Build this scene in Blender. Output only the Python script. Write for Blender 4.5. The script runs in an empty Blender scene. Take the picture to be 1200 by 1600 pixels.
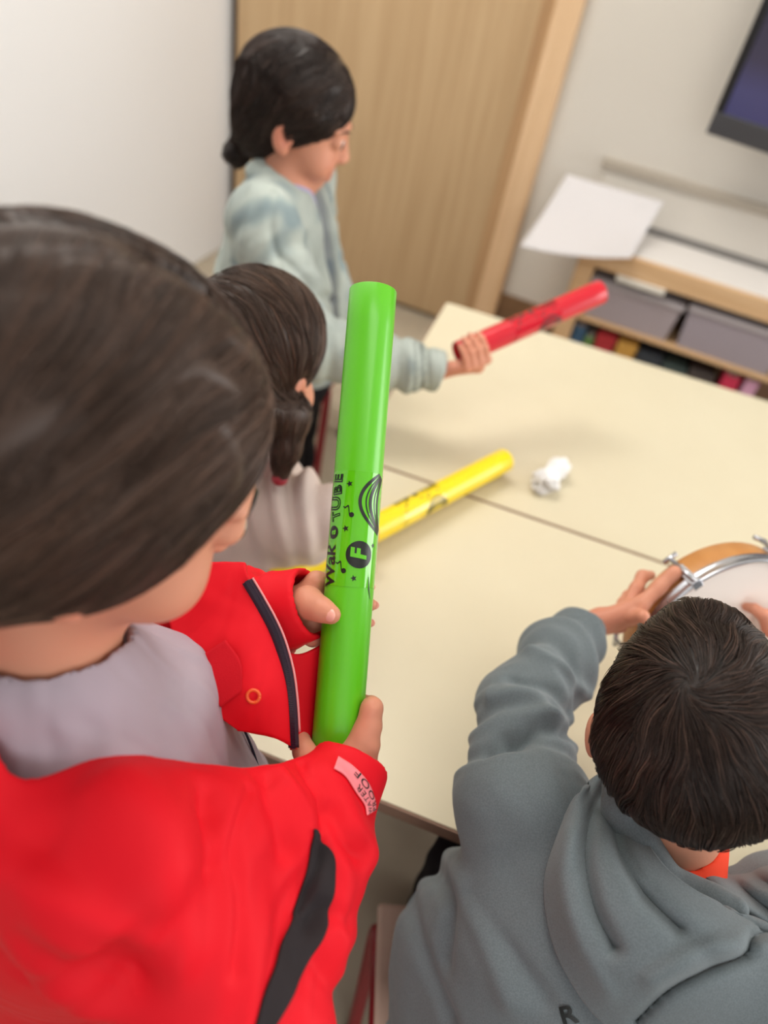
import bpy, bmesh, math, random
import numpy as np
from mathutils import Vector, Matrix, Euler
random.seed(7); RNG = np.random.default_rng(7)
scene = bpy.context.scene
COL = scene.collection

# ------------------------------------------------------------------ camera numbers
FPX = 1145.0
PITCH, ROLL, YAW = math.radians(43.5), math.radians(12.35), math.radians(-10.2)
CAM = np.array([0.0, 0.0, 1.4])
def _basis():
    cp, sp = math.cos(PITCH), math.sin(PITCH)
    fwd = np.array([math.sin(YAW)*cp, math.cos(YAW)*cp, -sp])
    right = np.array([math.cos(YAW), -math.sin(YAW), 0.0])
    up = np.cross(right, fwd)
    r = right*math.cos(ROLL) + up*math.sin(ROLL)
    u = -right*math.sin(ROLL) + up*math.cos(ROLL)
    return r, u, fwd
CR, CU, CF = _basis()
def W(px, py, D):
    """world point seen at photo pixel (px,py), D metres deep"""
    return CAM + D*(CF + CR*(px-600)/FPX - CU*(py-800)/FPX)
def on_z(px, py, z):
    d = W(px, py, 1.0)-CAM
    return CAM + d*(z-CAM[2])/d[2]
def V(*a): return np.array(a, float)
def nrm(v):
    v = np.asarray(v, float); return v/np.linalg.norm(v)
def lerp(a, b, t): return np.asarray(a)*(1-t)+np.asarray(b)*t

# ------------------------------------------------------------------ objects
def tag(o, label=None, cat=None, group=None, kind=None):
    if label: o['label'] = label
    if cat: o['category'] = cat
    if group: o['group'] = group
    if kind: o['kind'] = kind
    return o
def empty(name, loc=(0, 0, 0), rz=0.0):
    o = bpy.data.objects.new(name, None); COL.objects.link(o)
    o.location = Vector(loc); o.rotation_euler = (0, 0, rz); o.empty_display_size = .05
    return o
def parent_keep(o, p):
    o.parent = p
    o.matrix_parent_inverse = p.matrix_basis.inverted()
def link_mesh(name, me, mat=None, parent=None, keep=True):
    o = bpy.data.objects.new(name, me); COL.objects.link(o)
    if mat is not None: me.materials.append(mat)
    if parent is not None:
        if keep: parent_keep(o, parent)
        else: o.parent = parent
    return o
def mesh_np(name, verts, faces, mat=None, parent=None, smooth=True, keep=True, attrs=None):
    """faces: int array (n,3) or (n,4), or list of such"""
    verts = np.asarray(verts, np.float32)
    fl = faces if isinstance(faces, list) else [faces]
    fl = [np.asarray(f, np.int32) for f in fl if len(f)]
    me = bpy.data.meshes.new(name)
    me.vertices.add(len(verts)); me.vertices.foreach_set('co', verts.ravel())
    nl = sum(f.size for f in fl); npoly = sum(len(f) for f in fl)
    me.loops.add(nl); me.loops.foreach_set('vertex_index', np.concatenate([f.ravel() for f in fl]))
    tot = np.concatenate([np.full(len(f), f.shape[1], np.int32) for f in fl])
    start = np.concatenate([[0], np.cumsum(tot)[:-1]]).astype(np.int32)
    me.polygons.add(npoly); me.polygons.foreach_set('loop_start', start)
    try: me.polygons.foreach_set('loop_total', tot)
    except Exception: pass
    me.polygons.foreach_set('use_smooth', np.full(npoly, smooth))
    if attrs:
        for k, a in attrs.items():
            a = np.asarray(a, np.float32)
            if a.ndim == 1:
                at = me.attributes.new(k, 'FLOAT', 'POINT'); at.data.foreach_set('value', a)
            else:
                at = me.attributes.new(k, 'FLOAT_COLOR', 'POINT')
                at.data.foreach_set('color', np.concatenate([a, np.ones((len(a), 1), np.float32)], 1).ravel())
    me.update(calc_edges=True); me.validate()
    return link_mesh(name, me, mat, parent, keep)
def bm_obj(name, bm, mat=None, parent=None, smooth=False, keep=True, bevel=0.0, seg=2):
    if bevel > 0:
        es = [e for e in bm.edges if len(e.link_faces) == 2 and e.calc_face_angle(0) > .6]
        bmesh.ops.bevel(bm, geom=es, offset=bevel, segments=seg, affect='EDGES', profile=.5)
    bmesh.ops.recalc_face_normals(bm, faces=bm.faces[:])
    me = bpy.data.meshes.new(name); bm.to_mesh(me); bm.free()
    if smooth:
        me.polygons.foreach_set('use_smooth', np.ones(len(me.polygons), bool))
    return link_mesh(name, me, mat, parent, keep)
def bm_box(bm, lo, hi, M=None):
    lo = Vector(lo); hi = Vector(hi)
    r = bmesh.ops.create_cube(bm, size=1)
    for v in r['verts']:
        v.co = Vector(((lo.x+hi.x)/2+v.co.x*(hi.x-lo.x), (lo.y+hi.y)/2+v.co.y*(hi.y-lo.y), (lo.z+hi.z)/2+v.co.z*(hi.z-lo.z)))
        if M is not None: v.co = M @ v.co
    return r['verts']
def box(name, lo, hi, mat, parent=None, bevel=.002, keep=False):
    bm = bmesh.new(); bm_box(bm, lo, hi)
    return bm_obj(name, bm, mat, parent, keep=keep, bevel=bevel)
def tube_path(pts, radii, n=12, closed_ends=True):
    """round tube along a polyline -> verts, faces"""
    pts = np.asarray(pts, float); m = len(pts)
    radii = np.full(m, radii, float) if np.isscalar(radii) else np.asarray(radii, float)
    tan = np.gradient(pts, axis=0); tan /= np.linalg.norm(tan, axis=1)[:, None]
    ref = V(0, 0, 1) if abs(tan[0][2]) < .9 else V(1, 0, 0)
    nv = nrm(np.cross(tan[0], ref)); vs = []
    for i in range(m):
        nv = nrm(nv - tan[i]*np.dot(nv, tan[i])); bv = np.cross(tan[i], nv)
        a = np.arange(n)/n*2*math.pi
        vs.append(pts[i] + radii[i]*(np.cos(a)[:, None]*nv + np.sin(a)[:, None]*bv))
    vs = np.concatenate(vs); f = []
    for i in range(m-1):
        for k in range(n):
            f.append((i*n+k, i*n+(k+1) % n, (i+1)*n+(k+1) % n, (i+1)*n+k))
    tri = []
    if closed_ends:
        vs = np.concatenate([vs, pts[:1], pts[-1:]]); c0 = m*n; c1 = c0+1
        for k in range(n):
            tri.append((c0, (k+1) % n, k)); tri.append((c1, (m-1)*n+k, (m-1)*n+(k+1) % n))
    return vs, [np.array(f), np.array(tri)] if tri else [np.array(f)]
def smooth_path(pts, n=40):
    """Catmull-Rom through points"""
    p = np.asarray(pts, float); p = np.concatenate([[2*p[0]-p[1]], p, [2*p[-1]-p[-2]]])
    out = []; segs = len(p)-3
    for t in np.linspace(0, segs-1e-6, n):
        i = int(t); u = t-i; a, b, c, d = p[i:i+4]
        out.append(.5*(2*b+(c-a)*u+(2*a-5*b+4*c-d)*u*u+(3*b-a-3*c+d)*u**3))
    return np.array(out)
def loft(rows, nu=40, nv=40):
    """smooth sheet through a grid of 3D control points -> (nv,nu,3)"""
    a = [smooth_path(r, nu) for r in rows]
    a = np.array(a); cols = [smooth_path(a[:, j], nv) for j in range(nu)]
    return np.array(cols).transpose(1, 0, 2)
def sheet(name, G, thick, mat, parent=None, smooth=True, attrs=None):
    """thickened sheet from a grid of points"""
    nv, nu, _ = G.shape
    du = np.gradient(G, axis=1); dv = np.gradient(G, axis=0)
    N = np.cross(du, dv); N /= np.linalg.norm(N, axis=2)[..., None]+1e-12
    A = (G+N*thick/2).reshape(-1, 3); B = (G-N*thick/2).reshape(-1, 3); n = nu*nv
    idx = np.arange(n).reshape(nv, nu)
    q = np.stack([idx[:-1, :-1], idx[:-1, 1:], idx[1:, 1:], idx[1:, :-1]], -1).reshape(-1, 4)
    f = [q, q[:, ::-1]+n]
    ring = np.concatenate([idx[0, :], idx[1:, -1], idx[-1, -2::-1], idx[-2:0:-1, 0]])
    r2 = np.roll(ring, -1)
    f.append(np.stack([r2, ring, ring+n, r2+n], -1))
    return mesh_np(name, np.concatenate([A, B]), np.concatenate(f), mat, parent, smooth)

# ------------------------------------------------------------------ signed distance modelling
def smin(a, b, k):
    if k <= 0: return np.minimum(a, b)
    h = np.clip(.5+.5*(b-a)/k, 0, 1)
    return b+(a-b)*h-k*h*(1-h)
def frame(fwd, up=(0, 0, 1)):
    """columns: right, forward, up"""
    f = nrm(fwd); r = nrm(np.cross(f, up)); u = np.cross(r, f)
    return np.stack([r, f, u], 1)
class SDF:
    def __init__(self): self.p = []
    def _add(self, op, fn, k, lo, hi): self.p.append((op, fn, k, np.asarray(lo, float), np.asarray(hi, float))); return self
    def cap(self, a, b, ra, rb=None, k=.01, op='+', flat=None):
        a = np.asarray(a, float).astype(np.float32); b = np.asarray(b, float).astype(np.float32); rb = ra if rb is None else rb
        ba = b-a; L = float(ba@ba)+1e-12
        if flat is not None:
            ax, sc = nrm(flat[0]).astype(np.float32), flat[1]
        def fn(P):
            pa = P-a; h = np.clip(pa@ba/L, 0, 1); d = pa-h[..., None]*ba
            if flat is not None:
                t = d@ax; d = d+(t*(1/sc-1))[..., None]*ax
            return np.sqrt((d*d).sum(-1))-(ra+(rb-ra)*h)
        r = max(ra, rb)
        return self._add(op, fn, k, np.minimum(a, b)-r, np.maximum(a, b)+r)
    def chain(self, pts, radii, k=.006, op='+', flat=None):
        for i in range(len(pts)-1): self.cap(pts[i], pts[i+1], radii[i], radii[i+1], k, op, flat)
        return self
    def ell(self, c, r, M=None, k=.01, op='+'):
        c = np.asarray(c, float).astype(np.float32); r = np.asarray(r, np.float32)
        M = np.eye(3) if M is None else M; M = M.astype(np.float32)
        def fn(P):
            q = (P-c)@M; k0 = np.sqrt(((q/r)**2).sum(-1)); k1 = np.sqrt(((q/(r*r))**2).sum(-1))+1e-9
            return np.where(k0 < .05, -r.min(), k0*(k0-1)/k1)
        return self._add(op, fn, k, c-r.max(), c+r.max())
    def ball(self, c, r, k=.01, op='+'): return self.ell(c, (r, r, r), None, k, op)
    def box(self, c, half, M=None, rnd=.005, k=.005, op='+'):
        c = np.asarray(c, np.float32); half = np.asarray(half, np.float32); M = (np.eye(3) if M is None else M).astype(np.float32)
        def fn(P):
            q = np.abs((P-c)@M)-(half-rnd)
            return np.sqrt((np.maximum(q, 0)**2).sum(-1))+np.minimum(q.max(-1), 0)-rnd
        R = float(np.linalg.norm(half)); return self._add(op, fn, k, c-R, c+R)
    def plane(self, p, n, k=.002):
        """keep the side the normal points away from"""
        p = np.asarray(p, np.float32); n = nrm(n).astype(np.float32)
        return self._add('&', lambda P: (P-p)@n, k, None or [9e9]*3, [-9e9]*3)
    def __call__(self, P):
        P = np.asarray(P, np.float32); D = np.full(P.shape[:-1], 9.0, np.float32)
        for op, fn, k, lo, hi in self.p: D = self._comb(D, op, fn(P), k)
        return D
    @staticmethod
    def _comb(D, op, d, k):
        if op == '+': return smin(D, d, k)
        if op == '-': return -smin(-D, d, k)
        return -smin(-D, -d, k)
    def grad(self, P, e=.0012):
        g = np.zeros(P.shape, np.float32)
        for i in range(3):
            dv = np.zeros(3, np.float32); dv[i] = e
            g[..., i] = self(P+dv)-self(P-dv)
        return g/(np.linalg.norm(g, axis=-1)[..., None]+1e-9)
    def bounds(self):
        lo = np.min([p[3] for p in self.p if p[0] == '+'], 0); hi = np.max([p[4] for p in self.p if p[0] == '+'], 0)
        return lo-.02, hi+.02
    def mesh(self, h=.003, lo=None, hi=None):
        l, u = self.bounds(); lo = l if lo is None else np.maximum(l, lo); hi = u if hi is None else np.minimum(u, hi)
        B = 10; nb = np.ceil((hi-lo)/(B*h)).astype(int); S = nb*B
        bi = np.stack(np.meshgrid(*[np.arange(n) for n in nb], indexing='ij'), -1).reshape(-1, 3)
        cen = (lo+(bi*B+(B-1)/2)*h).astype(np.float32); rad = B*h*.87
        D = np.full(len(cen), 9.0, np.float32); ds = []
        for op, fn, k, _, _ in self.p:
            d = fn(cen); ds.append(d); D = self._comb(D, op, d, k)
        keep = np.abs(D) < 1.7*rad+.004
        Vv = np.empty((nb[0], nb[1], nb[2], B, B, B), np.float32)
        Vv[:] = np.where(D < 0, -1, 1).reshape(nb)[:, :, :, None, None, None]
        ki = np.nonzero(keep)[0]
        off = (np.stack(np.meshgrid(*[np.arange(B)]*3, indexing='ij'), -1).reshape(-1, 3)*h).astype(np.float32)
        CH = 1500
        for s in range(0, len(ki), CH):
            kk = ki[s:s+CH]; P = (lo+bi[kk]*B*h).astype(np.float32)[:, None, :]+off
            d = np.full(P.shape[:2], 9.0, np.float32)
            for (op, fn, k, _, _), dc in zip(self.p, ds):
                if op == '&': m = dc[kk] > -(2.5*rad+k)
                else: m = dc[kk] < 2.5*rad+k+.004
                if m.any(): d[m] = self._comb(d[m], op, fn(P[m]), k)
            b = bi[kk]; Vv[b[:, 0], b[:, 1], b[:, 2]] = d.reshape(-1, B, B, B)
        A = Vv.transpose(0, 3, 1, 4, 2, 5).reshape(S[0], S[1], S[2])
        return surface_nets(A, lo, h)
def surface_nets(A, lo, h):
    s = A < 0
    c = s[:-1, :-1, :-1].astype(np.int8)
    for dx, dy, dz in ((1,0,0),(0,1,0),(0,0,1),(1,1,0),(1,0,1),(0,1,1),(1,1,1)):
        c += s[dx:A.shape[0]-1+dx, dy:A.shape[1]-1+dy, dz:A.shape[2]-1+dz]
    act = (c > 0) & (c < 8); ijk = np.argwhere(act)
    flat = np.ravel_multi_index(ijk.T, act.shape)
    crn = np.array([(x, y, z) for x in (0, 1) for y in (0, 1) for z in (0, 1)])
    val = np.stack([A[ijk[:, 0]+x, ijk[:, 1]+y, ijk[:, 2]+z] for x, y, z in crn], 1)
    acc = np.zeros((len(ijk), 3)); cnt = np.zeros(len(ijk))
    for i in range(8):
        for j in range(i+1, 8):
            if np.abs(crn[i]-crn[j]).sum() != 1: continue
            a, b = val[:, i], val[:, j]; m = (a < 0) != (b < 0)
            t = a[m]/(a[m]-b[m]); acc[m] += crn[i]+t[:, None]*(crn[j]-crn[i]); cnt[m] += 1
    vert = lo+(ijk+acc/cnt[:, None])*h
    faces = []
    for ax in range(3):
        o1, o2 = [(1, 2), (2, 0), (0, 1)][ax]
        sl0 = [slice(1, -1)]*3; sl1 = [slice(1, -1)]*3
        sl0[ax] = slice(0, -1); sl1[ax] = slice(1, None)
        a = s[tuple(sl0)]; b = s[tuple(sl1)]
        e = np.argwhere(a != b)
        if not len(e): continue
        inside_first = a[tuple(e.T)]
        base = e.copy()
        for q in range(3):
            if q != ax: base[:, q] += 1
        d1 = np.zeros(3, int); d1[o1] = 1; d2 = np.zeros(3, int); d2[o2] = 1
        quad = []
        for dd in (-d1-d2, -d2, 0*d1, -d1):
            cidx = base+dd
            quad.append(np.searchsorted(flat, np.ravel_multi_index(cidx.T, act.shape)))
        q = np.stack(quad, 1); q[~inside_first] = q[~inside_first][:, ::-1]
        faces.append(q)
    return vert, np.concatenate(faces)
def vnormals(v, f):
    n = np.cross(v[f[:, 2]]-v[f[:, 0]], v[f[:, 3 if f.shape[1] == 4 else 1]]-v[f[:, 1]] if f.shape[1] == 4 else v[f[:, 1]]-v[f[:, 0]])
    if f.shape[1] == 3: n = -n
    N = np.zeros_like(v)
    for i in range(f.shape[1]):
        for c in range(3): N[:, c] += np.bincount(f[:, i], n[:, c], len(v))
    return N/(np.linalg.norm(N, axis=1)[:, None]+1e-12)
def sdf_obj(name, S, mat, parent=None, h=.003, disp=None, attrs=None, relax=1, lo=None, hi=None):
    v, f = S.mesh(h, lo, hi)
    for _ in range(relax):                                          # light smoothing of the net
        s = np.zeros_like(v); n = np.zeros(len(v))
        for i in range(4):
            for j in (1, 3):
                a, b = f[:, i], f[:, (i+j) % 4]
                for c in range(3): s[:, c] += np.bincount(a, v[b, c], len(v))
                n += np.bincount(a, minlength=len(v))
        v = .5*v+.5*s/np.maximum(n, 1)[:, None]
    if disp is not None:
        N = vnormals(v, f); v = v+N*disp(v, N)[:, None]
    at = attrs(v) if attrs is not None else None
    return mesh_np(name, v, f, mat, parent, True, attrs=at)
def wob(P, s, seed=0):
    """cheap smooth noise about -1..1"""
    r = np.random.default_rng(seed); out = np.zeros(P.shape[0])
    for i in range(5):
        d = r.normal(size=3); d /= np.linalg.norm(d); q = r.uniform(.7, 1.6)*s
        d2 = r.normal(size=3)
        out += np.sin(P@d*q*6.28+1.7*np.sin(P@d2*s*2.9+r.uniform(0, 6))+r.uniform(0, 6))
    return out/3.2
def segdist(P, a, b):
    ba = b-a; h = np.clip((P-a)@ba/(ba@ba), 0, 1)
    return np.linalg.norm(P-a-h[:, None]*ba, axis=1), h
def rings(P, a, b, R, n=5, seed=0, amp=.004, tw=1.6):
    """gathered cloth rings round a sleeve from a to b, faded outside"""
    d, h = segdist(P, a, b); ax = nrm(b-a); ref = nrm(np.cross(ax, V(.3, .5, .8))); r2 = np.cross(ax, ref)
    q = P-a; ang = np.arctan2(q@r2, q@ref)
    ph = h*n*6.28+tw*np.sin(ang+seed)+.9*np.sin(2*ang+seed*2.1)+.8*wob(P, 6, seed)
    w = np.clip((R*1.35-d)/(R*.35), 0, 1)*np.clip(h*8, 0, 1)*np.clip((1-h)*8, 0, 1)
    return amp*w*(np.sin(ph)+.35*np.sin(2.3*ph+1))

# ------------------------------------------------------------------ materials
def s2l(c):
    return tuple((x/255/12.92 if x/255 <= .04045 else ((x/255+.055)/1.055)**2.4) for x in c)
def mat(name, rgb, rough=.6, spec=.5, bump=None, var=None, sss=0.0, metal=0.0, attr=None, sheen=0.0, coat=0.0, trans=0.0, emit=None, alpha=None):
    m = bpy.data.materials.new(name); m.use_nodes = True; nt = m.node_tree; N = nt.nodes; L = nt.links
    b = N['Principled BSDF']; c = s2l(rgb)
    b.inputs['Base Color'].default_value = (*c, 1); b.inputs['Roughness'].default_value = rough
    b.inputs['Specular IOR Level'].default_value = spec; b.inputs['Metallic'].default_value = metal
    if sss: b.inputs['Subsurface Weight'].default_value = sss; b.inputs['Subsurface Radius'].default_value = (.012, .005, .003); b.inputs['Subsurface Scale'].default_value = .6
    if sheen: b.inputs['Sheen Weight'].default_value = sheen; b.inputs['Sheen Roughness'].default_value = .6
    if coat: b.inputs['Coat Weight'].default_value = coat; b.inputs['Coat Roughness'].default_value = .1
    if trans: b.inputs['Transmission Weight'].default_value = trans
    if emit: b.inputs['Emission Color'].default_value = (*s2l(emit[0]), 1); b.inputs['Emission Strength'].default_value = emit[1]
    tc = N.new('ShaderNodeTexCoord')
    col = None
    if var:
        sc, rgb2, detail = var[:3]; stretch = var[3] if len(var) > 3 else (1, 1, 1)
        mp = N.new('ShaderNodeMapping'); mp.inputs['Scale'].default_value = stretch; L.new(tc.outputs['Object'], mp.inputs['Vector'])
        n = N.new('ShaderNodeTexNoise'); n.inputs['Scale'].default_value = sc; n.inputs['Detail'].default_value = detail
        L.new(mp.outputs['Vector'], n.inputs['Vector'])
        r = N.new('ShaderNodeValToRGB'); r.color_ramp.elements[0].position = .35; r.color_ramp.elements[1].position = .65
        r.color_ramp.elements[0].color = (*c, 1); r.color_ramp.elements[1].color = (*s2l(rgb2), 1)
        L.new(n.outputs['Fac'], r.inputs['Fac']); col = r.outputs['Color']
    if attr:
        a = N.new('ShaderNodeAttribute'); a.attribute_name = attr
        mx = N.new('ShaderNodeMix'); mx.data_type = 'RGBA'; mx.blend_type = 'MULTIPLY'; mx.inputs['Factor'].default_value = 1
        if col is None: mx.inputs['A'].default_value = (*c, 1)
        else: L.new(col, mx.inputs['A'])
        L.new(a.outputs['Color'], mx.inputs['B']); col = mx.outputs['Result']
    if col is not None: L.new(col, b.inputs['Base Color'])
    if bump:
        sc, st, dist = bump[:3]; stretch = bump[3] if len(bump) > 3 else (1, 1, 1)
        mp = N.new('ShaderNodeMapping'); mp.inputs['Scale'].default_value = stretch; L.new(tc.outputs['Object'], mp.inputs['Vector'])
        n = N.new('ShaderNodeTexNoise'); n.inputs['Scale'].default_value = sc; n.inputs['Detail'].default_value = 3
        L.new(mp.outputs['Vector'], n.inputs['Vector'])
        bp = N.new('ShaderNodeBump'); bp.inputs['Strength'].default_value = st; bp.inputs['Distance'].default_value = dist
        L.new(n.outputs['Fac'], bp.inputs['Height']); L.new(bp.outputs['Normal'], b.inputs['Normal'])
    return m
# ------------------------------------------------------------------ materials of the place
M_wall = mat('wall_paint', (214, 208, 198), .8, .3, bump=(60, .08, .002))
M_white = mat('white_board', (236, 237, 238), .45, .4)
M_floor = mat('vinyl_floor', (178, 166, 146), .5, .4, var=(9, (166, 154, 135), 5))
M_oak = mat('oak_veneer', (193, 164, 126), .5, .35, var=(5, (181, 151, 113), 4, (9, 9, .35)))
M_oakd = mat('oak_trim', (186, 150, 110), .5, .35, var=(5, (170, 134, 96), 4, (9, 9, .35)))
M_oakl = mat('oak_jamb', (222, 188, 150), .5, .35, var=(5, (214, 178, 138), 4, (9, 9, .35)))
M_gap_shade = mat('door_gap_shade', (60, 48, 42), .8, .2)
M_base = mat('brown_strip', (128, 98, 70), .6, .3, var=(6, (112, 84, 60), 4, (.4, 8, 8)))
M_lam = mat('cream_laminate', (217, 208, 181), .42, .4, var=(3, (213, 203, 175), 3), bump=(300, .02, .0005))
M_edge = mat('brown_table_edge', (146, 116, 98), .6, .3)
M_redmetal = mat('dark_red_tube', (138, 24, 34), .35, .5)
M_birch = mat('birch_wood', (216, 180, 138), .5, .35, var=(6, (206, 166, 122), 4, (.5, 9, 9)))
M_greyplast = mat('grey_plastic', (150, 140, 140), .5, .4)
M_paper = mat('white_paper', (212, 208, 208), .8, .2)
M_black = mat('black_plastic', (22, 22, 24), .35, .5)
M_bezel = mat('charcoal_bezel', (62, 62, 66), .4, .5)

# ------------------------------------------------------------------ room shell
room_floor = box('floor', (-3.2, -2.2, -.05), (3.2, 3.4, 0), M_floor, bevel=0); tag(room_floor, kind='structure', label='beige grey vinyl classroom floor')
WA = math.radians(-5)
wall = empty('wall_back', (0, 2.52, 0), WA); tag(wall, kind='structure', label='pale painted wall behind the shelf')
box('wall_surface', (-.215, 0, 0), (3.2, .12, 2.7), M_wall, wall, 0)
box('wall_surface', (-3.2, .06, 0), (-.215, .18, 2.7), M_wall, wall, 0)
foot_strip = box('wall_foot_strip', (-.215, -.014, 0), (3.2, 0, .2), M_base, None, .003)  # plain brown strip along the foot of the wall
foot_strip.location = (0, 2.52, 0); foot_strip.rotation_euler = (0, 0, WA); tag(foot_strip, kind='structure', label='brown strip along the foot of the pale wall')
door = empty('door_1', (0, 2.52, 0), WA); tag(door, kind='structure', label='wide light oak door behind the children')
box('door_panel', (-1.33, .0, .018), (-.325, .045, 2.1), M_oak, door, .003)
box('door_frame', (-.325, -.012, 0), (-.285, .1, 2.15), M_oakd, door, .004)
box('door_frame', (-.285, -.03, 0), (-.205, .12, 2.15), M_oakl, door, .006)
box('door_gap_shade', (-1.37, .03, 0), (-1.33, .07, 2.15), M_gap_shade, door, 0)  # dark strip colours in the shadow gap at the door's left edge
wl = box('wall_left', (-1.5, -4.6, 0), (-1.365, .06, 2.7), M_white, None, .004)
wl.location = (0, 2.52, 0); wl.rotation_euler = (0, 0, WA); tag(wl, kind='structure', label='bright white side wall left of the oak door')
ceil = box('ceiling', (-3.2, -2.2, 2.7), (3.2, 3.4, 2.78), M_white, None, 0); tag(ceil, kind='structure', label='white classroom ceiling')

# wall panel strip above the shelf
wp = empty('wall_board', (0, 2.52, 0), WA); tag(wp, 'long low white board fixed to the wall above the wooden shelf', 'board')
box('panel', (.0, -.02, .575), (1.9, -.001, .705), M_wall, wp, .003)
box('top_shadow_rail', (-.012, -.032, .703), (1.9, -.001, .728), mat('shadow_grey_rail', (176, 166, 152), .6), wp, .003)  # grey cap strip, coloured as the dark shadow line along the board's top
box('bottom_shadow_strip', (.0, -.03, .553), (1.9, -.001, .577), mat('shadow_grey_strip', (128, 124, 120), .6), wp, .003)  # darker grey strip paints the shadow line below the board

# ------------------------------------------------------------------ television
tv = empty('television', W(1102, 208, 1.97), math.radians(-15)); tag(tv, 'black flat television with a dim violet screen on the wall', 'television')
box('screen_housing', (0, .012, 0), (.95, .06, .60), M_black, tv, .004)
box('bezel', (0, 0, 0), (.95, .02, .055), M_bezel, tv, .004)
box('bezel', (0, 0, .055), (.022, .02, .6), M_black, tv, .003)
box('bezel', (.928, 0, .055), (.95, .02, .6), M_black, tv, .003)
box('bezel', (.022, 0, .578), (.928, .02, .6), M_black, tv, .003)
ms = bpy.data.materials.new('screen_picture'); ms.use_nodes = True
nt = ms.node_tree; bs = nt.nodes['Principled BSDF']; bs.inputs['Base Color'].default_value = (.02, .02, .025, 1); bs.inputs['Roughness'].default_value = .25
tcn = nt.nodes.new('ShaderNodeTexCoord'); sx = nt.nodes.new('ShaderNodeSeparateXYZ'); rp = nt.nodes.new('ShaderNodeValToRGB')
nt.links.new(tcn.outputs['Generated'], sx.inputs[0]); nt.links.new(sx.outputs['Z'], rp.inputs['Fac']); nt.links.new(rp.outputs['Color'], bs.inputs['Emission Color'])
e = rp.color_ramp.elements; e[0].position = 0; e[0].color = (*s2l((74, 72, 128)), 1); e[1].position = .55; e[1].color = (*s2l((48, 42, 58)), 1)
x = e.new(.12); x.color = (*s2l((84, 80, 132)), 1); x = e.new(.25); x.color = (*s2l((70, 62, 88)), 1); bs.inputs['Emission Strength'].default_value = .5
box('screen', (.022, .006, .055), (.928, .014, .578), ms, tv, 0)
box('wall_bracket', (.35, .06, .2), (.6, .16, .45), M_black, tv, .003)

# ------------------------------------------------------------------ wooden shelf with boxes and toys
SA = math.radians(-4)
o = on_z(914, 384, .545); SH = V(o[0], o[1], 0)
shelf = empty('wooden_shelf', SH, SA); tag(shelf, 'low birch shelf unit with white top against the wall', 'shelf')
box('top_board', (-.0, .012, .545), (1.7, .212, .56), mat('white_shelf_top', (226, 221, 216), .5), shelf, .003)
box('front_rail', (-.005, -.006, .495), (1.7, .014, .556), M_birch, shelf, .004)
box('side_panel', (-.005, .0, 0), (.05, .212, .545), M_birch, shelf, .004)
box('side_panel', (1.65, .0, 0), (1.7, .212, .545), M_birch, shelf, .004)
box('shelf_board', (.05, .01, .315), (1.65, .2, .33), M_birch, shelf, .003)
box('shelf_board', (.05, .01, .10), (1.65, .2, .12), M_birch, shelf, .003)
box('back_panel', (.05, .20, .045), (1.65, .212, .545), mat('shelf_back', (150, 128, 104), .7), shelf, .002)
box('label_holder', (.12, -.016, .478), (.27, .0, .497), mat('white_strip', (222, 216, 204), .5), shelf, .003)
M_tub = mat('lilac_grey_tub', (172, 160, 164), .35, .5)
M_lid = mat('tub_lid', (176, 168, 170), .4, .5)
def tub(x0, x1, z0, z1, label, m):
    t = empty('storage_tub', SH+V(math.cos(SA)*(x0+x1)/2-math.sin(SA)*.102, math.sin(SA)*(x0+x1)/2+math.cos(SA)*.102, z0), SA)
    tag(t, label, 'storage tub', 'storage tubs in the birch shelf')
    w = (x1-x0)/2; hh = z1-z0; bm = bmesh.new()
    pr = [(w*.93, .082), (w, .09)]
    rings_ = []
    for (a, b), z in ((pr[0], 0), (pr[1], hh), ((pr[1][0]-.006, pr[1][1]-.006), hh), ((pr[0][0]-.006, pr[0][1]-.006), .006)):
        rings_.append([bm.verts.new((sx_*a, sy*b, z)) for sx_, sy in ((-1, -1), (1, -1), (1, 1), (-1, 1))])
    for r0, r1 in zip(rings_, rings_[1:]):
        for k in range(4): bm.faces.new((r0[k], r0[(k+1) % 4], r1[(k+1) % 4], r1[k]))
    bm.faces.new(rings_[0][::-1]); bm.faces.new(rings_[-1])
    bm_obj('tub_body', bm, m, t, keep=False, bevel=.004)
    box('tub_lid', (-w-.004, -.094, hh-.006), (w+.004, .094, hh+.004), M_lid, t, .003)
    bm = bmesh.new(); bm_box(bm, (-w-.006, -.096, hh-.012), (w+.006, -.087, hh+.002)); bm_box(bm, (-w-.006, .087, hh-.012), (w+.006, .096, hh+.002))
    bm_box(bm, (-w-.006, -.087, hh-.012), (-w+.002, .087, hh+.002)); bm_box(bm, (w-.002, -.087, hh-.012), (w+.006, .087, hh+.002))
    bm_obj('rim', bm, M_lid, t, keep=False, bevel=.002)
    return t
tub(.06, .34, .331, .455, 'lilac grey storage tub nearest the left end of the birch shelf', M_tub)
tub(.36, .66, .331, .465, 'lilac grey storage tub second from the left in the birch shelf', mat('tub_b', (164, 154, 162), .35))
tub(.68, .98, .331, .46, 'lilac grey storage tub at the cut off end of the shelf', M_tub)
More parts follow.
